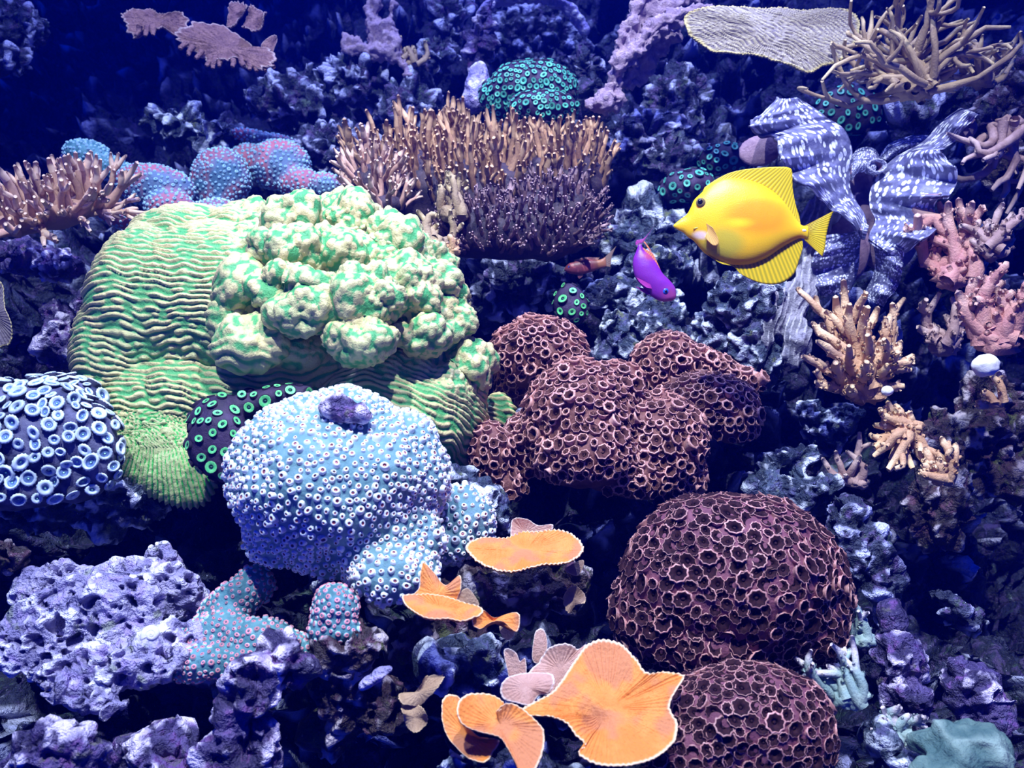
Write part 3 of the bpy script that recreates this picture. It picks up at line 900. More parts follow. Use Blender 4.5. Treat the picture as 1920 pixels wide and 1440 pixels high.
def antler(name, label, base, angles, n, length, r0, r1, seed, mat, sub=1, nknob=0, dep=0.35, cat='coral', spread=10, tips=None, foot=True, curl=0.12, group=None):
    """fan of branches from one base; angles in degrees counted from the right, lengths and radii in bearing units"""
    rng = np.random.RandomState(seed)
    px, py, d = base
    loc = P(px, py, d)
    root = thing(name, label, cat, loc, group)
    k = d / F
    if tips is None:
        tips = []
        for i in range(n):
            a = math.radians(angles[0] + (angles[1] - angles[0]) * (i + rng.uniform(0.1, 0.9)) / n)
            L = rng.uniform(*length)
            tips.append((px + L * math.cos(a), py - L * math.sin(a), rng.uniform(-1, 1) * dep * L))
    for i, (tx, ty, td) in enumerate(tips):
        b = loc + RIGHT * rng.uniform(-spread, spread) * k + UP * rng.uniform(-spread, spread) * 0.4 * k + FWD * rng.uniform(-spread, spread) * k
        e = loc + RIGHT * (tx - px) * k + UP * (py - ty) * k + FWD * td * k
        pts, rad = limb(b, e, r0 * k, r1 * k, seed * 100 + i, curl)
        ps = [tube(pts, rad, 8)]
        ps += knobs(pts, rad, nknob, seed * 77 + i)
        for s in range(rng.randint(0, sub + 1) if sub else 0):
            j = rng.randint(3, 6)
            L = np.linalg.norm(e - b) * rng.uniform(0.25, 0.5)
            dr = unit(unit(pts[j + 1] - pts[j]) + 0.75 * unit(rng.normal(size=3)))
            p2, r2 = limb(pts[j], pts[j] + dr * L, rad[j] * 0.8, r1 * k * 0.9, seed * 31 + i * 7 + s, curl, K=6)
            V, Q, T, t = tube(p2, r2, 7)
            ps.append((V, Q, T, 0.4 + 0.6 * t))
            ps += knobs(p2, r2, nknob // 2, seed * 55 + i + s)
        part('branch', limb_mesh('branch', ps, [mat], loc), root)
    if foot:
        U, Fc = ico(3)
        W = U * np.array([1.2, 1.0, 0.8]) * (spread * 0.55 + r0 * 0.8) * k
        W = W * (1 + 0.45 * fbm(U * 2.2 + seed, 3))[:, None]
        part('foot', to_mesh('foot', W, Fc, [mat], {'t': np.zeros(len(U))}), root)
    return root

M['tan'] = coral_mat('tan_finger_coral', (0.46, 0.25, 0.14), (0.58, 0.34, 0.19), 60, 't', (0.80, 0.54, 0.32), 0.55, 1.0, bscale=380, bdist=0.0016)
M['tan_pink'] = coral_mat('pink_finger_coral', (0.44, 0.19, 0.18), (0.54, 0.27, 0.23), 60, 't', (0.72, 0.44, 0.36), 0.6, 1.0, bscale=380, bdist=0.0016)
M['olive'] = coral_mat('olive_antler_coral', (0.28, 0.19, 0.12), (0.38, 0.27, 0.16), 60, 't', (0.56, 0.43, 0.24), 0.65, 1.0, bscale=380, bdist=0.001)
M['sage'] = coral_mat('sage_finger_coral', (0.22, 0.32, 0.32), (0.33, 0.42, 0.38), 60, 't', (0.66, 0.56, 0.62), 0.6, 1.0, bscale=380, bdist=0.0012)
M['brown_dim'] = coral_mat('brown_drooping_coral', (0.28, 0.17, 0.16), (0.40, 0.26, 0.24), 60, 't', (0.55, 0.40, 0.36), 0.6, 1.0, bscale=380, bdist=0.001)

# finger coral at the right, every finger where it grows
tips = [(1497, 672, -20), (1517, 607, -10), (1522, 645, -40), (1531, 558, 20), (1562, 557, 0), (1592, 531, 20), (1578, 575, -40), (1608, 582, -50), (1622, 575, 10), (1650, 590, 30),
        (1663, 575, 40), (1682, 585, 20), (1698, 555, 30), (1540, 682, -70), (1596, 680, -80), (1622, 640, -80), (1598, 632, -80), (1640, 640, -30), (1690, 640, 0), (1660, 660, -50),
        (1520, 715, -30), (1570, 725, -70), (1705, 610, 50), (1545, 600, 30), (1716, 690, 20), (1690, 725, -10)]
antler('finger_coral', 'tan finger coral with stubby knobbed fingers below the giant clam', (1620, 735, 0.98), None, 0, None, 15, 6.5, 5, M['tan'], sub=1, nknob=16, tips=tips, spread=26, curl=0.06)
antler('finger_coral', 'tan finger coral hanging in two pale clusters below the knobbed finger coral', (1712, 800, 0.95), (120, 300), 11, (40, 105), 12, 6, 6, M['tan'], sub=2, nknob=9, spread=12)
antler('finger_coral', 'small pale finger coral at the end of the hanging stem', (1768, 900, 0.93), (70, 160), 7, (40, 80), 11, 6, 7, M['tan'], sub=1, nknob=8, spread=12)
antler('finger_coral', 'slender brown finger coral on the dark rock under the ragged bracket', (1610, 905, 0.98), (70, 150), 5, (40, 95), 10, 5, 8, M['brown_dim'], sub=1, nknob=5, spread=12)
antler('finger_coral', 'pink finger coral with knobbed tops beside the lower lobe of the giant clam', (1790, 520, 1.02), (55, 125), 13, (70, 155), 15, 8, 9, M['tan_pink'], sub=2, nknob=14, spread=30)
antler('finger_coral', 'broad blurred pink coral stems at the far right rock', (1870, 640, 0.92), (50, 130), 10, (60, 150), 20, 9, 10, M['tan_pink'], sub=2, nknob=12, spread=28)
antler('finger_coral', 'brown dotted finger coral on the dark stem right of the knobbed finger coral', (1770, 650, 1.04), (30, 150), 8, (40, 110), 12, 6, 11, M['brown_dim'], sub=2, nknob=12, spread=22)
antler('finger_coral', 'forked pale coral twig on the dark rock below the blurred pink stems', (1870, 755, 0.93), (100, 210), 4, (30, 60), 9, 6, 12, M['tan'], sub=1, nknob=4, spread=8)
antler('finger_coral', 'brown beaded coral above the blurred pink stems', (1860, 470, 1.0), (30, 150), 10, (40, 95), 11, 6, 13, M['brown_dim'], sub=2, nknob=14, spread=24)
antler('finger_coral', 'grey green finger coral with lilac tips against the maroon honeycomb dome', (1590, 1310, 0.74), (75, 165), 9, (70, 125), 13, 4.5, 14, M['sage'], sub=1, nknob=12, spread=20)
antler('finger_coral', 'grey green finger coral sprig behind the lilac tipped one', (1620, 1200, 0.80), (80, 150), 6, (45, 100), 12, 4, 15, M['sage'], sub=1, nknob=6, spread=14)
antler('finger_coral', 'low grey green coral fingers on the violet warty rock', (1690, 1380, 0.74), (30, 170), 8, (40, 75), 12, 6, 16, M['sage'], sub=1, nknob=6, spread=24)
antler('antler_coral', 'olive tan antler coral with long thin tangled branches', (1710, 165, 1.10), (12, 180), 44, (70, 185), 7.5, 3.8, 17, M['olive'], sub=3, spread=40, dep=0.5, curl=0.16)
antler('antler_coral', 'smaller dim antler coral on the flaky ledge', (1840, 150, 1.12), (20, 160), 12, (45, 100), 8, 4, 18, M['olive'], sub=2, spread=24, dep=0.5, curl=0.16)
antler('antler_coral', 'brown coral with long drooping branches at the dim rock', (1890, 240, 1.08), (185, 290), 10, (60, 150), 10, 5, 19, M['brown_dim'], sub=2, spread=30, curl=0.2)
antler('finger_coral', 'small tan finger coral between green coral and brown thicket', (815, 455, 1.02), (60, 160), 8, (35, 75), 10, 5, 20, M['olive'], sub=1, nknob=6, spread=14)
antler('finger_coral', 'lone little tan coral sprig on the edge of the green coral', (850, 470, 1.0), (60, 140), 4, (18, 36), 8, 4, 21, M['tan'], sub=1, nknob=3, spread=8)
antler('finger_coral', 'tan finger coral standing in front of the brown thicket', (850, 400, 1.06), (65, 115), 8, (45, 85), 9, 5, 22, M['olive'], sub=1, nknob=6, spread=26)
antler('finger_coral', 'tan tufted coral sprig growing beside the fuzzy purple sea whip', (768, 120, 1.45), (55, 130), 8, (22, 55), 6, 3.5, 23, M['olive'], sub=2, nknob=4, spread=14)

# brown thicket and other dense ones
def twig(seed, L=10.0, sub=3):
    rng = np.random.RandomState(seed)
    pts, rad = limb((0, 0, -2), (rng.normal() * 0.8, rng.normal() * 0.8, L), 1.15, 0.62, seed, 0.05, sides=6, K=7, wob=0.14)
    ps = [tube(pts, rad, 6)]
    for s in range(sub):
        j = rng.randint(2, 5)
        a = rng.uniform(0, 2 * np.pi)
        dr = np.array([math.cos(a) * 0.55, math.sin(a) * 0.55, 1.0])
        p2, r2 = limb(pts[j], pts[j] + dr * rng.uniform(2.0, 4.2), 0.72, 0.5, seed * 9 + s, 0.06, K=4)
        V, Q, T, t = tube(p2, r2, 6)
        ps.append((V, Q, T, 0.5 + 0.5 * t))
    V, Q, T, A = join(ps)
    tq = A[Q].mean(1) > 0.66
    tt = A[T].mean(1) > 0.66
    return V, Q, T, np.concatenate([tq, tt]).astype(int)

def twigs(mats, seeds, **k):
    out = []
    for s in seeds:
        V, Q, T, mi = twig(s, **k)
        out.append((V, Q, T, mi, to_mesh('branch', V, [Q, T], mats, mi=mi)))
    return out
M['th_stem'] = coral_mat('thicket_stem', (0.28, 0.15, 0.10), (0.42, 0.24, 0.14), 1.5, rnd=0.35, bdist=0, spec=0.12)
M['th_tip'] = coral_mat('thicket_tip', (0.48, 0.29, 0.17), (0.56, 0.36, 0.22), 1.5, rnd=0.25, bdist=0, spec=0.12)
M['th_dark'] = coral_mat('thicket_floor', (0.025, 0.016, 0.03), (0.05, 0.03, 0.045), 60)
M['th_stem2'] = coral_mat('shade_stem', (0.12, 0.065, 0.08), (0.19, 0.11, 0.11), 1.5, rnd=0.4, bdist=0, spec=0.12)  # darker stem and tip colours paint in the shade on the lower thicket
M['th_tip2'] = coral_mat('shade_tip', (0.26, 0.17, 0.20), (0.36, 0.24, 0.24), 1.5, rnd=0.3, bdist=0, spec=0.12)
TW = twigs([M['th_stem'], M['th_tip']], range(201, 209))
TW2 = twigs([M['th_stem2'], M['th_tip2']], range(221, 227), L=7.0, sub=2)
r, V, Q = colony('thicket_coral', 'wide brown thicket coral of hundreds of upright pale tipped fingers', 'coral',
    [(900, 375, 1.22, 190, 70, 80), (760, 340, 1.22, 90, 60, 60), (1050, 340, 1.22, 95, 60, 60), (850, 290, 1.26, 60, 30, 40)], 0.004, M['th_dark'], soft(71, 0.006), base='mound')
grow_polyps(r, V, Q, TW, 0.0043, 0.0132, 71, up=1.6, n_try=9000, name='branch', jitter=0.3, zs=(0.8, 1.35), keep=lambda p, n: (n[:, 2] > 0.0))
r, V, Q = colony('thicket_coral', 'thicket of short fingers coloured dark violet for shade under the pale tipped brown thicket', 'coral',
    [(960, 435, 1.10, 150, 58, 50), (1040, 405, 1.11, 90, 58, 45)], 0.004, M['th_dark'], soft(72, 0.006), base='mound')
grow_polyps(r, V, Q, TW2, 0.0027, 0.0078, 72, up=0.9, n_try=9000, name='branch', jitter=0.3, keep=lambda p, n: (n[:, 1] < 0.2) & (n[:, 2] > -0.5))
r, V, Q = colony('thicket_coral', 'pinkish tan bushy coral at the left end of the brown thicket', 'coral',
    [(700, 350, 1.14, 40, 45, 40), (725, 385, 1.12, 40, 24, 40)], 0.004, M['th_dark'], soft(73, 0.004), base='mound')
M['th_stem3'] = coral_mat('rosy_stem', (0.42, 0.24, 0.19), (0.52, 0.31, 0.23), 1.5, rnd=0.25, bdist=0, spec=0.12)
M['th_tip3'] = coral_mat('rosy_tip', (0.68, 0.46, 0.36), (0.74, 0.52, 0.40), 1.5, rnd=0.2, bdist=0, spec=0.12)
TW3 = twigs([M['th_stem3'], M['th_tip3']], range(241, 247), L=9.0, sub=3)
grow_polyps(r, V, Q, TW3, 0.0040, 0.0135, 73, up=0.8, n_try=3000, name='branch', jitter=0.3, keep=lambda p, n: (n[:, 1] < 0.5) & (n[:, 2] > -0.2))
r, V, Q = colony('finger_coral_fan', 'tan finger coral fan of slanting fingers beside the speckled corals', 'coral',
    [(90, 405, 1.08, 85, 26, 40, 8), (10, 425, 1.08, 70, 16, 36), (170, 380, 1.1, 40, 22, 36)], 0.004, M['th_stem3'], soft(74, 0.005), base='mound')
grow_polyps(r, V, Q, TW3, 0.0050, 0.0112, 74, up=0.7, n_try=9000, name='branch', jitter=0.25, zs=(0.8, 1.2), keep=lambda p, n: (n[:, 1] < 0.5) & (n[:, 2] > -0.75))

# ------------------------------------------------------------------ plates
def plate_mesh(outline, d0, center, nrm, mats, cup=0.0, ripple=0.0, nrip=3, thick=0.0035, seed=0, jag=0.012, ridge=0.0010, nth=168, nr=20, grain=0.0, loc=None, dimple=None):
    rng = np.random.RandomState(seed)
    nrm = unit(np.array(nrm, float))
    c0 = P(center[0], center[1], d0)
    ol = crom(outline, nth, True)
    ray = (P(0, 0, 1)[None] * 0) + RIGHT * ((ol[:, :1] - 960) / F) + UP * ((720 - ol[:, 1:2]) / F) + FWD
    tt = ((c0 - CAM) @ nrm) / (ray @ nrm)
    O = CAM + ray * tt[:, None]
    th = np.arange(nth) / nth * 2 * np.pi
    O = c0 + (O - c0) * (1 + jag * fbm(np.stack([np.cos(th) * 6, np.sin(th) * 6, np.full(nth, seed)], 1), 3)[:, None] * 2)
    rr = np.linspace(0.02, 1, nr) ** 0.85
    V = c0 + (O - c0)[:, None] * rr[None, :, None]
    a = ripple * np.sin(nrip * th + seed)
    rdg = ridge * min(1, np.linalg.norm(O.max(0) - O.min(0)) / 0.12) ** 2 * np.cos(np.cumsum(np.linalg.norm(np.roll(O, -1, 0) - O, axis=1)) / 0.0042 * 2 * np.pi)
    disp = cup * (rr[None] ** 2 - 0.55) + a[:, None] * rr[None] ** 2 + rdg[:, None] * sstep(0.15, 0.5, rr)[None]
    n3 = fbm(V.reshape(-1, 3) * 28 + seed, 2).reshape(nth, nr) * 0.0028 * rr[None]
    disp = disp + n3
    if dimple:
        dc = P(dimple[0], dimple[1], 1.0) - CAM
        dc = CAM + dc * (((c0 - CAM) @ nrm) / (dc @ nrm))
        disp = disp - dimple[3] * np.exp(-((V - dc) ** 2).sum(-1) / dimple[2] ** 2)
    if grain:
        Vf = V.reshape(-1, 3)
        g = np.cos((Vf[:, 0] * 0.5 + Vf[:, 2] * 0.9 + 0.006 * fbm(Vf * 30, 2)) / 0.0048 * 2 * np.pi) * np.clip(1.6 * perlin(Vf * 150) + 0.6, 0, 1)
        disp = disp + grain * g.reshape(nth, nr)
    V = V + disp[..., None] * nrm
    top = V.reshape(-1, 3)
    edge = np.minimum(1, (1 - rr) * 6)
    bot = (V - nrm * (thick * (0.45 + 0.55 * edge))[None, :, None]).reshape(-1, 3)
    n = len(top)
    Fq = grid_faces(nth, nr, wrap_u=True)
    Fb = Fq[:, ::-1] + n
    k = np.arange(nth)
    k2 = (k + 1) % nth
    e = k * nr + nr - 1
    e2 = k2 * nr + nr - 1
    rim = np.stack([e, e + n, e2 + n, e2], 1)[:, ::-1]
    i0 = np.stack([k * nr, k2 * nr], 1)
    VV = np.vstack([top, bot, top[k * nr].mean(0), bot[k * nr].mean(0)])
    T = np.concatenate([np.stack([i0[:, 0], i0[:, 1], np.full(nth, 2 * n)], 1)[:, ::-1], np.stack([i0[:, 0] + n, i0[:, 1] + n, np.full(nth, 2 * n + 1)], 1)])
    rat = np.tile(rr, nth)
    gr = np.zeros(n) if not grain else g * 0.5 + 0.5
    at = {'rim': np.concatenate([rat, rat * 0.9, [0, 0]]), 'h': np.concatenate([gr, gr, [0, 0]])}
    # outward winding check
    fn = np.cross(VV[Fq[:, 1]] - VV[Fq[:, 0]], VV[Fq[:, 3]] - VV[Fq[:, 0]]).mean(0)
    quads = np.concatenate([Fq, Fb, rim])
    if fn @ nrm < 0:
        quads, T = quads[:, ::-1], T[:, ::-1]
    return to_mesh('plate', VV - (c0 if loc is None else loc), [quads, T], mats, at), c0

M['orange'] = coral_mat('orange_plate', (0.64, 0.19, 0.03), (0.68, 0.24, 0.05), 45, 'rim', (0.92, 0.66, 0.44), 0.945, 1.0, bscale=300, bdist=0.0016, c4=(0.50, 0.18, 0.07), scale4=30)
M['orange_mid'] = coral_mat('dusky_orange_plate', (0.50, 0.20, 0.10), (0.54, 0.27, 0.16), 70, 'rim', (0.80, 0.58, 0.46), 0.94, 1.0, bscale=420, bdist=0.0015, c4=(0.34, 0.20, 0.16), scale4=60, lo4=0.55, hi4=0.68)
M['orange_pale'] = coral_mat('faded_plate', (0.42, 0.22, 0.17), (0.48, 0.28, 0.23), 60, 'rim', (0.72, 0.60, 0.56), 0.9, 1.0, bscale=420, bdist=0.0012)
M['tan_leaf'] = coral_mat('tan_leaf', (0.30, 0.19, 0.12), (0.42, 0.28, 0.18), 60, 'rim', (0.56, 0.40, 0.26), 0.9, 1.0, bscale=420, bdist=0.0012)
M['plate_lilac'] = coral_mat('lilac_plate', (0.20, 0.10, 0.11), (0.30, 0.16, 0.15), 60, 'rim', (0.60, 0.44, 0.44), 0.92, 1.0, bscale=160, bdist=0.008)
M['plate_cream'], nt, bs, nodes, links = new_mat('cream_plate')
c = mix(nt, ramp(nt, attr(nt, 'h'), 0.2, 0.8), (0.13, 0.10, 0.12), (0.42, 0.36, 0.25))
c = mix(nt, ramp(nt, attr(nt, 'rim'), 0.94, 1.0), c, (0.56, 0.46, 0.18))
links.new(c, bs.inputs['Base Color'])
bs.inputs['Roughness'].default_value = 0.6
bump(nt, bs, noise(nt, 300, 3), 0.002)

def plate_thing(name, label, pieces, cat='coral', group=None):
    root = None
    for pc in pieces:
        pname, outline, d0, cen, nrm, mats, kw = pc
        if root is None:
            root = thing(name, label, cat, P(cen[0], cen[1], d0), group)
            loc = P(cen[0], cen[1], d0)
        me, c0 = plate_mesh(outline, d0, cen, nrm, mats, loc=loc, **kw)
        part(pname, me, root)
    return root

UPN = (0.0, -0.12, 1.0)
OR = [M['orange']]
plate_thing('plate_coral', 'upper orange plate coral with a bright front rim', [
    ('plate', [(874, 1030), (905, 1012), (945, 1008), (975, 998), (1010, 1003), (1045, 1000), (1075, 1008), (1094, 1028), (1085, 1045), (1050, 1060), (1000, 1068), (955, 1076), (915, 1065), (888, 1048)], 0.79, (985, 1025), (0, -0.15, 1), OR, dict(cup=0.004, ripple=0.002, seed=1)),
    ('lobe', [(962, 1020), (958, 985), (965, 972), (990, 975), (1010, 985), (1035, 984), (1030, 1000), (1000, 1012)], 0.81, (985, 998), (0.1, -0.85, 0.5), [M['orange_pale']], dict(cup=0.003, ripple=0.002, seed=2))])
plate_thing('plate_coral', 'middle orange plate coral with raised fan behind its bright rim', [
    ('plate', [(754, 1120), (768, 1110), (790, 1112), (815, 1118), (840, 1122), (870, 1128), (895, 1135), (906, 1148), (898, 1160), (870, 1166), (840, 1160), (800, 1162), (770, 1148)], 0.675, (825, 1138), (0, -0.2, 1), OR, dict(cup=0.003, ripple=0.002, seed=3)),
    ('lobe', [(770, 1125), (785, 1100), (792, 1055), (812, 1070), (835, 1095), (862, 1078), (864, 1105), (858, 1125), (880, 1135), (830, 1145)], 0.690, (822, 1115), (0.05, -0.8, 0.6), OR, dict(cup=-0.004, ripple=0.002, seed=4)),
    ('lobe', [(858, 1125), (866, 1108), (878, 1104), (892, 1120), (898, 1135), (880, 1140)], 0.695, (878, 1122), (0.1, -0.9, 0.4), [M['tan_leaf']], dict(seed=5)),
    ('lobe', [(885, 1165), (905, 1150), (925, 1160), (950, 1150), (970, 1153), (975, 1165), (968, 1182), (945, 1170), (920, 1174), (900, 1178)], 0.705, (925, 1163), (0, -0.5, 0.85), OR, dict(cup=0.002, ripple=0.003, seed=6)),
    ('lobe', [(938, 1172), (960, 1176), (964, 1190), (952, 1200), (940, 1190)], 0.715, (950, 1184), (0, -0.9, 0.4), [M['tan_leaf']], dict(seed=7))])
plate_thing('plate_coral', 'largest orange plate coral spreading in front of the maroon domes', [
    ('plate', [(975, 1340), (1000, 1318), (1035, 1298), (1058, 1268), (1082, 1232), (1100, 1211), (1128, 1203), (1162, 1211), (1190, 1240), (1212, 1268), (1245, 1264), (1284, 1266), (1266, 1298), (1256, 1325), (1270, 1355), (1265, 1390), (1235, 1420), (1190, 1436), (1140, 1438), (1102, 1428), (1084, 1410), (1098, 1398), (1080, 1378), (1062, 1356), (1030, 1346)], 0.655, (1140, 1325), (0.02, -0.42, 0.9), OR, dict(cup=0.004, ripple=0.0015, seed=8, nth=260, nr=44, jag=0.008, dimple=(1115, 1345, 0.009, 0.008))),
    ('lobe', [(985, 1270), (1010, 1240), (1030, 1215), (1065, 1208), (1085, 1215), (1100, 1208), (1110, 1235), (1085, 1270), (1040, 1300), (1005, 1300)], 0.70, (1050, 1255), (-0.1, -0.75, 0.65), [M['orange_pale']], dict(cup=0.002, ripple=0.004, seed=9, jag=0.03)),
    ('lobe', [(945, 1220), (955, 1216), (968, 1225), (975, 1240), (985, 1235), (985, 1270), (960, 1280), (950, 1250)], 0.71, (967, 1250), (-0.1, -0.9, 0.4), [M['orange_pale']], dict(seed=10)),
    ('lobe', [(1002, 1192), (1010, 1180), (1020, 1182), (1026, 1200), (1024, 1230), (1010, 1245), (998, 1235)], 0.72, (1012, 1215), (0, -0.9, 0.4), [M['orange_pale']], dict(seed=11)),
    ('lobe', [(938, 1290), (950, 1272), (985, 1262), (1010, 1258), (1032, 1262), (1040, 1280), (1030, 1298), (1010, 1302), (995, 1322), (970, 1318), (945, 1308)], 0.665, (988, 1290), (0, -0.6, 0.8), [M['orange_pale']], dict(cup=-0.003, ripple=0.002, seed=12))])
plate_thing('plate_coral', 'curled orange plate coral of two overlapping cups over the rubble', [
    ('plate', [(830, 1330), (836, 1312), (852, 1304), (864, 1312), (858, 1335), (872, 1360), (900, 1385), (936, 1388), (925, 1410), (910, 1434), (880, 1425), (850, 1395), (832, 1365)], 0.64, (875, 1375), (-0.1, -0.5, 0.85), OR, dict(cup=0.004, ripple=0.003, seed=13)),
    ('plate', [(856, 1340), (865, 1315), (890, 1301), (920, 1301), (942, 1315), (944, 1330), (930, 1340), (950, 1325), (975, 1330), (1005, 1350), (1020, 1370), (1018, 1410), (1005, 1440), (980, 1460), (965, 1430), (950, 1400), (935, 1380), (900, 1372), (868, 1362)], 0.62, (940, 1358), (0.05, -0.45, 0.9), OR, dict(cup=0.004, ripple=0.003, seed=14, nth=200, nr=26))])
plate_thing('leaf_coral', 'faded tan leaf coral on the algae rock left of the orange plates', [
    ('lobe', [(748, 1310), (752, 1298), (775, 1298), (790, 1285), (800, 1268), (828, 1264), (830, 1275), (822, 1290), (800, 1310), (785, 1322), (760, 1322)], 0.68, (785, 1298), (0, -0.75, 0.65), [M['tan_leaf']], dict(ripple=0.004, jag=0.04, seed=15)),
    ('lobe', [(755, 1325), (785, 1322), (800, 1340), (800, 1358), (780, 1372), (762, 1362), (756, 1340)], 0.675, (778, 1345), (0.1, -0.85, 0.5), [M['tan_leaf']], dict(ripple=0.004, jag=0.04, seed=16))])
plate_thing('leaf_coral', 'pale tan leaf coral hanging beside the maroon dome', [
    ('lobe', [(1058, 1118), (1070, 1100), (1085, 1102), (1098, 1115), (1095, 1130), (1080, 1135), (1070, 1150), (1060, 1145)], 0.80, (1077, 1122), (0.1, -0.85, 0.5), [M['tan_leaf']], dict(ripple=0.004, jag=0.04, seed=17)),
    ('lobe', [(1060, 1066), (1090, 1050), (1095, 1058), (1085, 1078), (1070, 1076)], 0.80, (1078, 1066), (0.1, -0.8, 0.6), [M['tan_leaf']], dict(seed=18))])
CREAM = [M['plate_cream']]
plate_thing('plate_coral', 'wide cream plate coral with fine ridges and a yellow rim', [
    ('plate', [(1285, 28), (1305, 18), (1340, 10), (1400, 10), (1460, 8), (1510, 12), (1560, 10), (1595, 20), (1612, 45), (1602, 85), (1575, 110), (1545, 118), (1520, 130), (1480, 119), (1430, 108), (1390, 100), (1340, 92), (1310, 70), (1292, 55)], 1.16, (1450, 62), (0.02, -0.78, 0.62), CREAM, dict(cup=-0.006, ripple=0.003, seed=19, nth=420, nr=90, grain=0.0014, jag=0.006, thick=0.006))])
LI = [M['plate_lilac']]
lil = plate_thing('plate_coral', 'ragged lilac brown plate coral hanging in the dark', [
    ('plate', [(330, 68), (350, 55), (375, 42), (430, 52), (470, 80), (505, 92), (515, 118), (500, 131), (480, 128), (470, 118), (455, 120), (445, 108), (428, 118), (412, 114), (398, 122), (385, 108), (362, 92), (345, 82)], 1.30, (425, 88), (0, -0.8, 0.6), LI, dict(ripple=0.006, seed=20, jag=0.07, thick=0.006)),
    ('lobe', [(232, 32), (245, 14), (285, 14), (300, 28), (345, 30), (352, 55), (330, 62), (305, 52), (288, 62), (268, 52), (250, 66), (238, 50)], 1.31, (292, 38), (0.1, -0.8, 0.6), LI, dict(ripple=0.006, seed=21, jag=0.07, thick=0.006)),
    ('lobe', [(452, 48), (465, 20), (480, 14), (497, 22), (492, 42), (470, 56)], 1.30, (475, 35), (-0.2, -0.8, 0.5), LI, dict(ripple=0.006, seed=22, thick=0.006, jag=0.08)),
    ('lobe', [(424, 46), (428, 22), (436, 4), (452, 2), (464, 14), (456, 22), (446, 30), (442, 48)], 1.33, (440, 26), (0, -0.8, 0.6), LI, dict(ripple=0.004, seed=23, thick=0.006, jag=0.08)),
    ('lobe', [(490, 82), (515, 68), (520, 74), (512, 100), (510, 120), (500, 100)], 1.31, (507, 90), (0.3, -0.8, 0.5), LI, dict(ripple=0.003, seed=24, thick=0.005))])
ll = np.array(lil.location)
for i, (bx, by, tx, ty) in enumerate([(350, 80, 338, 92), (362, 86, 352, 104), (378, 95, 366, 110), (395, 105, 386, 124), (404, 108, 399, 128), (414, 106, 411, 124), (432, 108, 436, 126),
                                      (452, 108, 458, 124), (466, 112, 468, 132), (480, 116, 482, 134), (494, 118, 498, 134), (505, 110, 514, 126), (262, 48, 254, 68), (276, 50, 272, 68), (286, 50, 286, 66)]):
    pts, rad = limb(P(bx, by, 1.295), P(tx, ty, 1.285), S(6, 1.3), S(4, 1.3), 900 + i, 0.08, K=6)
    part('finger', limb_mesh('finger', [tube(pts, rad, 7)], [M['plate_lilac']], ll), lil)
plate_thing('leaf_coral', 'yellow edged blue leaf coral at the dark gap beside the lilac rubble', [
    ('lobe', [(-60, 525), (-10, 522), (4, 535), (8, 570), (22, 605), (22, 632), (10, 648), (-20, 652), (-60, 645)], 0.98, (-15, 590), (0.2, -0.9, 0.4), [M['plate_cream']], dict(ripple=0.003, seed=25, thick=0.006, jag=0.02))])

# ------------------------------------------------------------------ sea whips (fuzzy)
def chain(pts, d, r0, r1, step=0.35):
    pts = np.asarray(pts, float)
    c = crom(pts, 24)
    out = []
    for k in range(24):
        r = r0 + (r1 - r0) * k / 23
        out.append((c[k, 0], c[k, 1], d if len(pts[0]) < 3 else c[k, 2], r, r, r))
    return out
M['whip'] = coral_mat('mauve_whip', (0.34, 0.24, 0.38), (0.48, 0.34, 0.46), 90, 'h', (0.62, 0.48, 0.56), 0.5, 0.9, bscale=420, bdist=0.004)
def whip(label, ells, seed):
    V, Q = blob(ells, 0.003, 3)
    N = normals(V, Q)
    f1, _, _ = worley(V * 170 + seed)
    h = np.clip(1 - f1, 0, 1)
    W = V + N * (0.007 * h + 0.012 * fbm(V * 45 + seed, 3) - 0.006)[:, None]
    loc = P(*ells[0][:3])
    solo('sea_whip', to_mesh('sea_whip', W - loc, Q, [M['whip']], {'h': h}), label, 'coral', loc)
whip('mauve fuzzy sea whip rising from a round foot to the cream plate',
     [(1137, 190, 1.24, 36, 22, 30)] + chain([(1145, 185), (1158, 130), (1172, 70), (1200, 20), (1225, -20)], 1.24, 16, 17) + chain([(1165, 120), (1195, 95), (1235, 50), (1290, 28), (1330, 22)], 1.23, 20, 14)
     + chain([(1180, 60), (1215, 30), (1270, 5), (1310, -10)], 1.25, 22, 16) + chain([(1180, 150), (1200, 110), (1220, 70)], 1.27, 22, 26) + chain([(1195, 150), (1225, 110), (1262, 60)], 1.28, 14, 18), 3)
whip('pale violet fuzzy sea whip in front of the dark water by the rock pillar',
     [(730, 100, 1.45, 30, 24, 26)] + chain([(660, 85), (690, 95), (725, 105)], 1.45, 18, 16) + chain([(700, -10), (702, 40), (706, 95)], 1.46, 14, 15) + chain([(735, 10), (725, 50), (716, 95)], 1.45, 8, 11)
     + chain([(738, 60), (745, 100), (762, 140)], 1.44, 12, 9), 9)

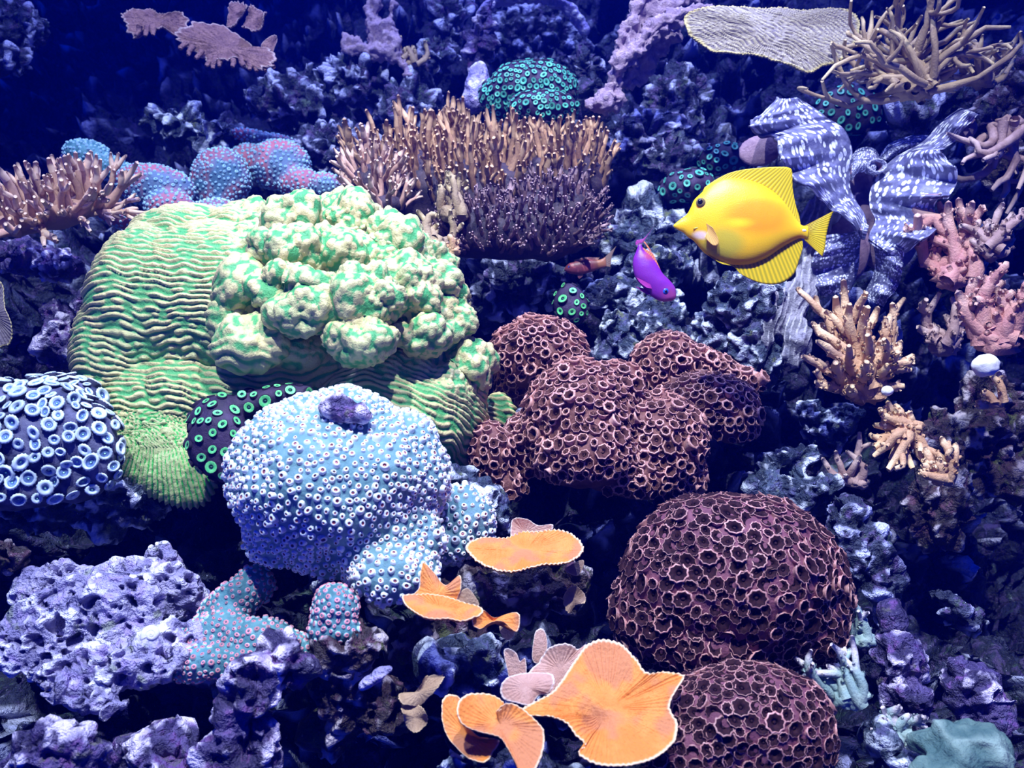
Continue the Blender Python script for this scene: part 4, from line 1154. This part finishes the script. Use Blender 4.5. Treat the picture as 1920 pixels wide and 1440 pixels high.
# ------------------------------------------------------------------ giant clam
M['mantle'], nt, bs, nodes, links = new_mat('dashed_mantle')
uv = nodes.new('ShaderNodeCombineXYZ')
links.new(attr(nt, 'u'), uv.inputs[0])
links.new(attr(nt, 'v'), uv.inputs[1])
def stretch(sx, sy):
    n = nodes.new('ShaderNodeVectorMath'); n.operation = 'MULTIPLY'
    links.new(uv.outputs[0], n.inputs[0]); n.inputs[1].default_value = (sx, sy, 1)
    return n.outputs[0]
warp = nodes.new('ShaderNodeVectorMath'); warp.operation = 'MULTIPLY_ADD'
nz = nodes.new('ShaderNodeTexNoise'); nz.inputs['Scale'].default_value = 6.0
links.new(uv.outputs[0], nz.inputs['Vector'])
links.new(nz.outputs['Color'], warp.inputs[0]); warp.inputs[1].default_value = (0.05, 0.05, 0); links.new(uv.outputs[0], warp.inputs[2])
sv = nodes.new('ShaderNodeVectorMath'); sv.operation = 'MULTIPLY'
links.new(warp.outputs[0], sv.inputs[0]); sv.inputs[1].default_value = (24, 17, 1)
vo = nodes.new('ShaderNodeTexVoronoi'); vo.inputs['Scale'].default_value = 1.0; vo.inputs['Randomness'].default_value = 0.75
links.new(sv.outputs[0], vo.inputs['Vector'])
dash = ramp(nt, vo.outputs['Distance'], 0.50, 0.38)
rows = ramp(nt, noise(nt, 1.0, 2.0, 0.5, stretch(11, 2.5)), 0.34, 0.48)
mm = nodes.new('ShaderNodeMath'); mm.operation = 'MULTIPLY'
links.new(dash, mm.inputs[0]); links.new(rows, mm.inputs[1])
c = mix(nt, ramp(nt, noise(nt, 1.0, 3.0, 0.6, stretch(18, 5)), 0.35, 0.65), (0.07, 0.07, 0.15), (0.18, 0.18, 0.33))
c = mix(nt, mm.outputs[0], c, (0.78, 0.80, 0.95))
links.new(c, bs.inputs['Base Color'])
bs.inputs['Roughness'].default_value = 0.5
bump(nt, bs, noise(nt, 260, 3), 0.001)
M['clam_brown'] = coral_mat('clam_underside', (0.20, 0.12, 0.18), (0.28, 0.18, 0.24), 90, bscale=300, bdist=0.001)
M['shell'], nt, bs, nodes, links = new_mat('fluted_shell')
c = mix(nt, ramp(nt, noise(nt, 40, 5), 0.35, 0.65), (0.08, 0.08, 0.11), (0.30, 0.28, 0.36))
c = mix(nt, ramp(nt, attr(nt, 'h'), 0.55, 1.0), c, (0.48, 0.46, 0.52))
links.new(c, bs.inputs['Base Color'])
bump(nt, bs, noise(nt, 220, 5), 0.003)

def Z1(x, y):                     # bearings read off the clam
    return (1360 + x * 0.3195, 160 + y * 0.3195)

def mantle(outer, inner, douter, dinner, waves, amp, name, parent, loc, mats, nu=150, nv=44, thick=0.004, bulge=0.02, ph=0.0):
    o = crom([Z1(*p) for p in outer], nu)
    i = crom([Z1(*p) for p in inner], nu)
    do = np.interp(np.linspace(0, 1, nu), np.linspace(0, 1, len(douter)), douter)
    di = np.interp(np.linspace(0, 1, nu), np.linspace(0, 1, len(dinner)), dinner)
    u = np.linspace(0, 1, nu)[:, None]
    v = np.linspace(0, 1, nv)[None]
    px = o[:, :1] * (1 - v) + i[:, :1] * v
    py = o[:, 1:] * (1 - v) + i[:, 1:] * v
    d = do[:, None] * (1 - v) + di[:, None] * v - bulge * np.sin(v * np.pi)
    wav = np.sin(2 * np.pi * waves * u + ph + 1.2 * v) * amp * (1 - v) ** 0.8
    wav2 = np.sin(2 * np.pi * waves * 2.7 * u + 1 + 2 * v) * amp * 0.3 * (1 - v) ** 0.5
    d = d + wav + wav2
    py = py + (wav + wav2) * 300
    X = CAM + ((px - 960) / F * d)[..., None] * RIGHT + ((720 - py) / F * d)[..., None] * UP + d[..., None] * FWD
    top = X.reshape(-1, 3)
    Fq = grid_faces(nu, nv)
    N = normals(top, Fq)
    if (N @ FWD).mean() > 0:
        N = -N
        Fq = Fq[:, ::-1]
    bot = top - N * thick
    n = len(top)
    ring = np.concatenate([np.arange(nv), np.arange(1, nu) * nv + nv - 1, (nu - 1) * nv + np.arange(nv - 2, -1, -1), np.arange(nu - 2, 0, -1) * nv])
    r2 = np.roll(ring, -1)
    side = np.stack([ring, r2, r2 + n, ring + n], 1)
    uu = np.repeat(np.linspace(0, 1, nu), nv)
    vv = np.tile(np.linspace(0, 1, nv), nu)
    me = to_mesh(name, np.vstack([top, bot]) - loc, np.concatenate([Fq, Fq[:, ::-1] + n, side]), mats,
                 {'u': np.tile(uu, 2) , 'v': np.tile(vv, 2)}, mi=np.concatenate([np.zeros(len(Fq)), np.ones(len(Fq)), np.zeros(len(side))]))
    part(name, me, parent)

loc = P(*Z1(800, 1000), 1.1)
clam = thing('giant_clam', 'giant clam with rippled blue grey mantle marked by white dashes', 'clam', loc)
MM = [M['mantle'], M['clam_brown']]
mantle([(300, 70), (190, 180), (150, 260), (285, 305), (335, 430), (400, 540), (540, 640), (650, 745), (770, 850), (800, 900)],
       [(420, 70), (520, 130), (600, 190), (700, 260), (745, 380), (735, 500), (735, 600), (770, 680), (815, 750), (830, 800)],
       [1.10, 1.06, 1.04, 1.06, 1.02, 1.03, 1.03, 1.04, 1.05, 1.06], [1.14, 1.14, 1.13, 1.12, 1.12, 1.12, 1.11, 1.10, 1.09, 1.08], 4.5, 0.016, 'mantle', clam, loc, MM)
mantle([(1500, 155), (1440, 230), (1330, 330), (1260, 400), (1360, 510), (1320, 640), (1230, 700), (1240, 840), (1140, 930), (1000, 1000)],
       [(1380, 130), (1260, 220), (1160, 330), (1000, 420), (900, 520), (850, 620), (850, 720), (880, 790), (850, 860), (840, 900)],
       [1.10, 1.10, 1.08, 1.06, 1.03, 1.03, 1.04, 1.02, 1.02, 1.03], [1.12, 1.12, 1.12, 1.13, 1.13, 1.12, 1.11, 1.10, 1.08, 1.07], 4.0, 0.016, 'mantle', clam, loc, MM, ph=2.0)
mantle([(560, 900), (520, 1000), (500, 1120), (560, 1240)], [(800, 850), (790, 960), (780, 1080), (740, 1200)], [1.06, 1.06, 1.07, 1.08], [1.08, 1.09, 1.1, 1.1], 2, 0.008, 'mantle_skirt', clam, loc, MM, nu=60, nv=24)
mantle([(1050, 960), (1040, 1080), (1010, 1180), (930, 1300)], [(860, 900), (880, 1020), (860, 1130), (800, 1240)], [1.03, 1.04, 1.05, 1.07], [1.08, 1.08, 1.09, 1.1], 2, 0.008, 'mantle_skirt', clam, loc, MM, nu=60, nv=24)
mantle([(740, 420), (770, 375), (820, 362), (880, 380), (905, 420)], [(745, 560), (770, 520), (810, 510), (850, 520), (870, 540)], [1.15] * 5, [1.12] * 5, 1, 0.004, 'inner_mantle', clam, loc, MM, nu=40, nv=20)
mantle([(900, 420), (960, 340), (1080, 298), (1200, 300), (1290, 340)], [(960, 440), (1010, 400), (1080, 380), (1150, 380), (1200, 400)], [1.17] * 5, [1.14] * 5, 1, 0.004, 'inner_mantle', clam, loc, MM, nu=40, nv=20)
def bodypart(name, ells, mat, voxel=0.003, flute=None):
    V, Q = blob(ells, voxel, 6)
    N = normals(V, Q)
    h = np.zeros(len(V))
    if flute:
        px, py = proj(V)
        ph = (px * math.cos(flute) + py * math.sin(flute)) / 11.0 + 0.8 * fbm(V * 25, 2)
        h = 0.5 + 0.5 * np.cos(2 * np.pi * ph)
        V = V + N * (0.003 * h + 0.006 * fbm(V * 30, 3))[:, None]
    part(name, to_mesh(name, V - loc, Q, [mat], {'h': h}), clam)
def ZE(x, y, d, rx, ry, rd, ro=0):
    p = Z1(x, y)
    return (p[0], p[1], d, rx * 0.3195, ry * 0.3195, rd * 0.3195, ro)
bodypart('mantle_flap', [ZE(200, 385, 1.12, 130, 95, 30, 10)], M['clam_brown'])
bodypart('mantle_flap', [ZE(1410, 250, 1.125, 72, 80, 26, -20)], M['clam_brown'])
bodypart('body', [ZE(800, 560, 1.18, 90, 160, 60), ZE(700, 950, 1.14, 150, 220, 100), ZE(950, 900, 1.17, 180, 200, 90), ZE(800, 750, 1.17, 120, 120, 80)], M['clam_brown'])
bodypart('shell', [ZE(560, 760, 1.14, 110, 130, 70, -30), ZE(450, 1180, 1.08, 70, 170, 70, -14), ZE(390, 1300, 1.07, 75, 200, 60, -18), ZE(280, 1360, 1.06, 60, 190, 50, -14), ZE(420, 1500, 1.06, 90, 160, 60, -4), ZE(480, 1000, 1.1, 60, 120, 60)], M['shell'], 0.003, flute=0.25)
# siphon ring
th = np.arange(28) / 28 * 2 * np.pi
cx = P(*Z1(890, 472), 1.11)
k = 1.11 / F * 0.3195
rg = []
for rr_, zz_ in [(60, 60), (62, 0), (55, -12), (44, -6), (36, 14), (30, 60)]:
    rg.append(cx + (np.cos(th)[:, None] * RIGHT * rr_ + np.sin(th)[:, None] * UP * rr_ * 0.72 + FWD * zz_) * k)
part('siphon', to_mesh('siphon', np.concatenate(rg) - loc, grid_faces(6, 28, wrap_v=True), [M['mantle'], M['clam_brown']],
     {'u': np.repeat(np.linspace(0, 1, 6), 28), 'v': np.tile(np.linspace(0, 1, 28), 6)}, mi=np.repeat([0, 0, 0, 0, 1], 28)), clam)

# ------------------------------------------------------------------ snail shell and shells
def snail(label, px, py, d, r):
    n, sd = 90, 14
    t = np.linspace(0, 1, n)
    a = t * 2 * np.pi * 3.1
    R = np.exp(2.4 * (t - 1))
    ax = unit(np.array([0.2, -0.85, 0.5]))
    e1 = unit(np.cross(ax, [0.2, 0.1, 1])); e2 = np.cross(ax, e1)
    k = r * d / F
    loc = P(px, py, d)
    ctr = (np.cos(a) * R * 0.52)[:, None] * e1 + (np.sin(a) * R * 0.52)[:, None] * e2 + ((1 - R) * 0.5)[:, None] * ax
    rad = 0.46 * R
    V = []
    th = np.arange(sd) / sd * 2 * np.pi
    rd = np.cos(a)[:, None] * e1 + np.sin(a)[:, None] * e2
    V = ctr[:, None] + rad[:, None, None] * (np.cos(th)[None, :, None] * rd[:, None] + np.sin(th)[None, :, None] * ax)
    V = V.reshape(-1, 3) * k
    me = to_mesh('snail_shell', V, grid_faces(n, sd, wrap_v=True), [M['snail']])
    return solo('snail_shell', me, label, 'shell', loc)
M['snail'] = coral_mat('white_shell', (0.80, 0.78, 0.76), (0.70, 0.66, 0.66), 120, bscale=200, bdist=0.0006, rough=0.35, spec=0.6)
snail('white coiled snail shell lying on the pitted lavender slab', 285, 1190, 0.668, 23)
rock([(703, 1272, 0.665, 34, 15, 16, 32), (725, 1258, 0.665, 14, 9, 10, 20)], 'small bright violet pebble perched on the algae rock', 'slab', 91, voxel=0.0016, low=0.002, mid=0.003, fine=0.002, name='pebble', cat='pebble')
U, Fc = ico(4)
for lab, px, py, d, r in [('white round bulb nestled in the blurred pink coral stems', 1848, 685, 0.90, 24), ('tiny pale bulb at the foot of the knobbed finger coral', 1664, 733, 0.94, 11)]:
    k = r * d / F
    W = U * np.array([1, 0.9, 0.9]) * k * (1 + 0.10 * fbm(U * 1.3 + px, 2))[:, None]
    solo('sea_squirt', to_mesh('sea_squirt', W, Fc, [M['snail']]), lab, 'sea squirt', P(px, py, d))
# blurred green mound at the bottom right
r_, V, Q = colony('mushroom_coral', 'soft green mound beside the grey green coral fingers', 'coral', [(1820, 1395, 0.70, 75, 55, 50), (1760, 1405, 0.70, 50, 40, 40), (1800, 1440, 0.68, 90, 40, 40)], 0.003,
                  coral_mat('green_mound', (0.05, 0.11, 0.11), (0.12, 0.20, 0.18), 40, 'h', (0.26, 0.36, 0.32), 0.55, 0.9, bscale=200, bdist=0.003), soft(90, 0.012, 30))

# ------------------------------------------------------------------ fish
def loft(A, B, thick, sides=24, n=70, power=1.0):
    a, b = crom(A, n), crom(B, n)
    t = np.interp(np.linspace(0, 1, n), np.linspace(0, 1, len(thick)), thick)
    th = np.arange(sides) / sides * 2 * np.pi
    mid, half = (a + b) / 2, (a - b) / 2
    s = np.sin(th)
    P2 = mid[:, None] + half[:, None] * np.cos(th)[None, :, None]
    Dp = t[:, None] * (np.sign(s) * np.abs(s) ** power)[None]
    return P2.reshape(-1, 2), Dp.ravel(), n, sides

class Fish:
    def __init__(self, name, label, d, center, conv):
        self.d, self.k, self.conv = d, d / F, conv
        c = conv(*center)
        self.loc = P(c[0], c[1], d)
        self.c = c
        self.root = thing(name, label, 'fish', self.loc)
    def at(self, p2, dep):
        p2 = np.asarray(p2, float)
        q = np.stack(self.conv(p2[:, 0], p2[:, 1]), 1)
        sc_ = (self.conv(1, 0)[0] - self.conv(0, 0)[0])
        dep = np.asarray(dep, float) * sc_
        return ((q[:, 0] - self.c[0])[:, None] * RIGHT + (self.c[1] - q[:, 1])[:, None] * UP + dep[:, None] * FWD) * self.k
    def body(self, A, B, thick, mat, n=70):
        P2, Dp, n, sd = loft(A, B, thick, n=n)
        V = self.at(P2, Dp)
        Q = grid_faces(n, sd, wrap_v=True)
        V = np.vstack([V, V[:sd].mean(0), V[-sd:].mean(0)])
        k = np.arange(sd)
        T = np.concatenate([np.stack([k, (k + 1) % sd, np.full(sd, len(V) - 2)], 1)[:, ::-1], np.stack([(n - 1) * sd + k, (n - 1) * sd + (k + 1) % sd, np.full(sd, len(V) - 1)], 1)])
        part('body', self.fix(to_mesh('body', V, [Q, T], [mat])), self.root)
    def fix(self, me):
        bm = bmesh.new(); bm.from_mesh(me); bmesh.ops.recalc_face_normals(bm, faces=bm.faces); bm.to_mesh(me); bm.free()
        return me
    def fin(self, name, base, outer, mat, rays=30, dep0=0.0, dep1=0.0, thick=5.0, nu=None, nv=12, amp=1.5, parent=None):
        nu = nu or rays * 4 + 1
        b, o = crom(base, nu), crom(outer, nu)
        v = np.linspace(0, 1, nv)
        P2 = b[:, None] * (1 - v)[None, :, None] + o[:, None] * v[None, :, None]
        ph = np.linspace(0, rays * 2 * np.pi, nu)
        ray = np.cos(ph)[:, None] * np.ones(nv)[None]
        tk = thick * (1 - 0.75 * v)[None] * (0.7 + 0.3 * ray)
        dp = (dep0 + (dep1 - dep0) * v)[None] + amp * ray * v[None] * 0
        V = np.vstack([self.at(P2.reshape(-1, 2), (dp - tk).ravel()), self.at(P2.reshape(-1, 2), (dp + tk).ravel())])
        n = nu * nv
        Fq = grid_faces(nu, nv)
        ring = np.concatenate([np.arange(nv), np.arange(1, nu) * nv + nv - 1, (nu - 1) * nv + np.arange(nv - 2, -1, -1), np.arange(nu - 2, 0, -1) * nv])
        r2 = np.roll(ring, -1)
        side = np.stack([ring, r2, r2 + n, ring + n], 1)
        vv = np.tile(np.tile(v, nu), 2)
        rr = np.tile((ray * 0.5 + 0.5).ravel(), 2)
        me = to_mesh(name, V, np.concatenate([Fq, Fq[:, ::-1] + n, side]), [mat], {'ray': rr, 'v': vv})
        part(name, self.fix(me), self.root)
    def eye(self, pos, dep, r, iris, pupil, ring=0.55, off=(0, 0)):
        U, Fc = ico(3)
        for s in (-1, 1):
            V = self.at(np.array(pos) + U[:, :2] * r, s * dep + U[:, 2] * r * 0.55)
            o = part('eye', self.fix(to_mesh('eye', V, Fc, [iris])), self.root)
            V = self.at(np.array(pos) + np.array(off) + U[:, :2] * r * ring, s * (dep + r * 0.38) + U[:, 2] * r * 0.3)
            part('pupil', self.fix(to_mesh('pupil', V, Fc, [pupil])), o)

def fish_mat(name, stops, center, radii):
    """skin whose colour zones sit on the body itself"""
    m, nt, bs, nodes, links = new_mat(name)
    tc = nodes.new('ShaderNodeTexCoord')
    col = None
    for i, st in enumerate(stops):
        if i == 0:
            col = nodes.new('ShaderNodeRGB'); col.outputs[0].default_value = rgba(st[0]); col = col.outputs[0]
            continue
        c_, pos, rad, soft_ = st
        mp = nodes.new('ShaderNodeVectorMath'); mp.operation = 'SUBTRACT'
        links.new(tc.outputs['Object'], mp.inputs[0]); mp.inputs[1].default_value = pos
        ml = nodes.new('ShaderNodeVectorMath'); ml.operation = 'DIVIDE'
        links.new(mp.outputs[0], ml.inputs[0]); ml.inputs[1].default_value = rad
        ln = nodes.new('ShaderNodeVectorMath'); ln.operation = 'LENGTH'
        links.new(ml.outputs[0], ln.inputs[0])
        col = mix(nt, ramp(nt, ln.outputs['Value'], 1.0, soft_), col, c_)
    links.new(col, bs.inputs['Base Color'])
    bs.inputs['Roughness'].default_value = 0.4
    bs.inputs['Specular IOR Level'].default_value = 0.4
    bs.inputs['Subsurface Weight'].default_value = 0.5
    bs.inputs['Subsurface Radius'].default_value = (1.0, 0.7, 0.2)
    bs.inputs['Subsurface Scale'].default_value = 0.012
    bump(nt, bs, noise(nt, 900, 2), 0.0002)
    return m

def fin_mat(name, c1, c2, sss=0.3):
    m, nt, bs, nodes, links = new_mat(name)
    links.new(mix(nt, ramp(nt, attr(nt, 'ray'), 0.25, 0.75), c2, c1), bs.inputs['Base Color'])
    bs.inputs['Roughness'].default_value = 0.45
    bs.inputs['Transmission Weight'].default_value = 0.0
    tr = nodes.new('ShaderNodeBsdfTranslucent')
    links.new(mix(nt, ramp(nt, attr(nt, 'ray'), 0.25, 0.75), c2, c1), tr.inputs[0])
    mx = nodes.new('ShaderNodeMixShader'); mx.inputs[0].default_value = sss
    links.new(bs.outputs[0], mx.inputs[1]); links.new(tr.outputs[0], mx.inputs[2])
    links.new(mx.outputs[0], nodes['Material Output'].inputs[0])
    return m

M['black'] = coral_mat('pupil_black', (0.005, 0.005, 0.006), (0.008, 0.008, 0.01), 10, bdist=0, rough=0.15, spec=0.6)
convT = lambda x, y: (1180 + x * 0.21875, 280 + y * 0.21875)
tang = Fish('surgeonfish', 'bright yellow surgeonfish with tall dorsal fin swimming beside the giant clam', 0.86, (950, 640), convT)
kk = 0.21875 * 0.86 / F
def TP(x, y, dep=0):
    return tuple(((x - 950) * RIGHT + (640 - y) * UP + dep * FWD) * kk)
def TR_(rx, ry):
    return (rx * kk, 4000 * kk, ry * kk)
M['tang'] = fish_mat('yellow_skin', [((0.95, 0.52, 0.005),), ((0.95, 0.33, 0.004), TP(1080, 560), TR_(380, 200), 0.45), ((0.62, 0.46, 0.03), TP(780, 800), TR_(240, 190), 0.4),  # olive belly zone partly paints in shade on the underside
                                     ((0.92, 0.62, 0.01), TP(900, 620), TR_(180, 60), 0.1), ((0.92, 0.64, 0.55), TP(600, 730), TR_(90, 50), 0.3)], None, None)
M['tang_fin'] = fin_mat('yellow_fin', (0.92, 0.64, 0.005), (0.55, 0.42, 0.005))
M['tang_eye'] = coral_mat('dark_gold_iris', (0.10, 0.07, 0.04), (0.22, 0.16, 0.06), 300, bdist=0, rough=0.2)
M['tang_pec'] = fin_mat('pale_fin', (0.85, 0.50, 0.14), (0.70, 0.42, 0.10))
top = [(378, 648), (430, 605), (490, 560), (525, 500), (555, 435), (610, 380), (700, 300), (830, 248), (980, 255), (1130, 300), (1260, 385), (1360, 500), (1435, 610), (1480, 652), (1525, 655)]
bot = [(382, 668), (425, 695), (465, 715), (500, 750), (545, 780), (575, 810), (640, 885), (740, 945), (880, 990), (1030, 988), (1170, 935), (1290, 855), (1400, 790), (1470, 765), (1525, 775)]
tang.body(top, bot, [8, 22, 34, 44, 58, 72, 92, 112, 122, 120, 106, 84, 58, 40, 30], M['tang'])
tang.fin('dorsal_fin', [(620, 380), (700, 310), (830, 265), (980, 270), (1130, 315), (1255, 400), (1355, 515), (1430, 620), (1460, 640)],
         [(645, 325), (740, 260), (850, 205), (970, 175), (1120, 158), (1270, 150), (1360, 155), (1395, 190), (1400, 330), (1425, 470), (1455, 570), (1468, 640)], M['tang_fin'], rays=34, thick=7)
tang.fin('anal_fin', [(740, 935), (880, 975), (1030, 970), (1170, 918), (1290, 838), (1400, 775), (1465, 755)],
         [(790, 968), (900, 1010), (950, 1065), (1050, 1120), (1150, 1153), (1260, 1158), (1350, 1125), (1415, 1060), (1455, 950), (1485, 850), (1485, 790)], M['tang_fin'], rays=26, thick=7)
tang.fin('tail_fin', [(1500, 655), (1512, 700), (1512, 735), (1500, 775)], [(1750, 528), (1715, 620), (1690, 730), (1675, 850), (1655, 918)], M['tang_fin'], rays=18, thick=9)
tang.fin('pectoral_fin', [(640, 650), (650, 690), (650, 720)], [(690, 690), (735, 780), (735, 835), (690, 840), (620, 770)], M['tang_pec'], rays=8, dep0=-85, dep1=-112, thick=3)
tang.fin('pectoral_fin', [(640, 650), (650, 690), (650, 720)], [(690, 690), (735, 780), (735, 835), (690, 840), (620, 770)], M['tang_pec'], rays=8, dep0=85, dep1=112, thick=3)
tang.fin('pelvic_fin', [(640, 875), (700, 915), (760, 945)], [(700, 935), (790, 985), (870, 1000)], M['tang_fin'], rays=5, dep0=-10, dep1=-20, thick=4)
tang.eye((600, 470), 62, 42, M['tang_eye'], M['black'], 0.55, (-8, -4))
U, Fc = ico(3)
for s in (-1, 1):
    part('tail_spine', to_mesh('tail_spine', tang.at(np.array([1475, 702]) + U[:, :2] * np.array([32, 12]), s * 34 + U[:, 2] * 8), Fc, [M['snail']]), tang.root)
# gill cover and mouth creases as raised folds
fold = crom([(690, 500), (700, 560), (670, 620), (600, 670), (540, 690)], 20)
w = np.array([tube(tang.at(fold, np.interp(np.linspace(0, 1, 20), [0, 1], [-74, -56])), np.full(20, 5 * kk), 6)[:3]], dtype=object)[0]
part('gill_edge', to_mesh('gill_edge', w[0], [w[1], w[2]], [fin_mat('gill_olive', (0.55, 0.46, 0.03), (0.55, 0.46, 0.03), 0.0)]), tang.root)  # fold in a duller olive than the skin

convA = lambda x, y: (960 + x * 0.20833, 380 + y * 0.20833)
anth = Fish('anthias', 'violet anthias with orange dorsal fin diving in front of the craggy rock', 1.0, (1250, 640), convA)
ka = 0.20833 * 1.0 / F
def AP(x, y, dep=0):
    return tuple(((x - 1250) * RIGHT + (640 - y) * UP + dep * FWD) * ka)
M['anth'] = fish_mat('violet_skin', [((0.20, 0.02, 0.34),), ((0.30, 0.05, 0.24), AP(1420, 850), (140 * ka, 3000 * ka, 140 * ka), 0.2), ((0.36, 0.05, 0.14), AP(1250, 470), (110 * ka, 3000 * ka, 60 * ka), 0.3)], None, None)
M['anth_fin'] = fin_mat('orange_fin', (0.85, 0.30, 0.10), (0.62, 0.16, 0.14))
M['anth_fin2'] = fin_mat('magenta_fin', (0.48, 0.04, 0.36), (0.34, 0.03, 0.28))
M['anth_eye'] = coral_mat('blue_iris', (0.02, 0.06, 0.45), (0.04, 0.12, 0.6), 200, bdist=0, rough=0.2)
anth.body([(1165, 375), (1190, 430), (1250, 480), (1310, 560), (1360, 640), (1420, 700), (1468, 765), (1478, 830), (1472, 862)],
          [(1135, 380), (1120, 430), (1090, 510), (1088, 590), (1112, 680), (1180, 765), (1250, 840), (1340, 888), (1440, 885)], [14, 26, 48, 62, 66, 64, 56, 40, 10], M['anth'], n=50)
anth.fin('dorsal_fin', [(1165, 400), (1210, 460), (1270, 520), (1330, 610)], [(1160, 395), (1215, 425), (1265, 455), (1300, 520), (1335, 600)], M['anth_fin'], rays=12, thick=4)
anth.fin('tail_fin', [(1165, 372), (1150, 365), (1135, 375)], [(1300, 180), (1230, 275), (1180, 325), (1120, 340), (1112, 385)], M['anth_fin2'], rays=7, thick=5)
anth.fin('dorsal_filament', [(1175, 345), (1200, 375), (1235, 430)], [(1185, 340), (1215, 375), (1258, 440)], M['anth_fin'], rays=3, thick=3)
anth.fin('pelvic_fin', [(1240, 825), (1215, 800), (1190, 775)], [(1220, 835), (1160, 800), (1105, 758)], M['anth_fin2'], rays=6, dep0=-20, dep1=-35, thick=4)
anth.fin('pectoral_fin', [(1250, 780), (1240, 750), (1225, 735)], [(1200, 775), (1140, 730), (1105, 680)], M['anth_fin2'], rays=6, dep0=-58, dep1=-85, thick=3)
anth.eye((1372, 800), 46, 30, M['anth_eye'], M['black'], 0.45, (4, 4))

red = Fish('wrasse', 'small dull red fish with a faded tail hovering over the violet grey rock', 1.1, (680, 560), convA)
M['red'] = fish_mat('dull_red_skin', [((0.26, 0.06, 0.07),), ((0.30, 0.12, 0.06), tuple(((800 - 680) * RIGHT + 20 * UP) * 0.20833 * 1.1 / F), (110 * ka, 3000 * ka, 110 * ka), 0.2)], None, None)
M['red_fin'] = fin_mat('faded_fin', (0.26, 0.16, 0.12), (0.20, 0.12, 0.10))
red.body([(470, 595), (510, 548), (600, 518), (700, 508), (790, 512), (840, 488)], [(475, 615), (520, 638), (600, 648), (690, 632), (780, 598), (850, 575)], [8, 34, 44, 42, 28, 10], M['red'], n=40)
red.fin('tail_fin', [(835, 490), (845, 530), (850, 572)], [(940, 390), (900, 480), (885, 580)], M['red_fin'], rays=8, thick=4)
red.fin('dorsal_fin', [(560, 530), (660, 512), (770, 514)], [(560, 515), (660, 492), (790, 496)], M['red'], rays=10, thick=4)
red.fin('pelvic_fin', [(590, 645), (610, 648), (640, 640)], [(590, 660), (605, 685), (640, 660)], M['red'], rays=4, thick=4)
red.eye((515, 583), 26, 13, M['anth_eye'], M['black'], 0.5)

# ------------------------------------------------------------------ the water itself
wm = bpy.data.materials.new('blue_water')
wm.use_nodes = True
nt = wm.node_tree
nt.nodes.remove(nt.nodes['Principled BSDF'])
vs = nt.nodes.new('ShaderNodeVolumeScatter')
vs.inputs['Color'].default_value = (0.0, 0.03, 1.0, 1)
vs.inputs['Density'].default_value = 0.06
vs.inputs['Anisotropy'].default_value = 0.3
nt.links.new(vs.outputs[0], nt.nodes['Material Output'].inputs['Volume'])
bm = bmesh.new()
bmesh.ops.create_cube(bm, size=1.0)
for v in bm.verts:
    v.co = Vector((v.co.x * 5.0, 1.1 + v.co.y * 3.6, 0.55 + v.co.z * 2.2))
me = bpy.data.meshes.new('water')
bm.to_mesh(me); bm.free()
me.materials.append(wm)
solo('water', me, 'clear blue aquarium water filling the tank', 'water', (0, 0, 0), kind='stuff')
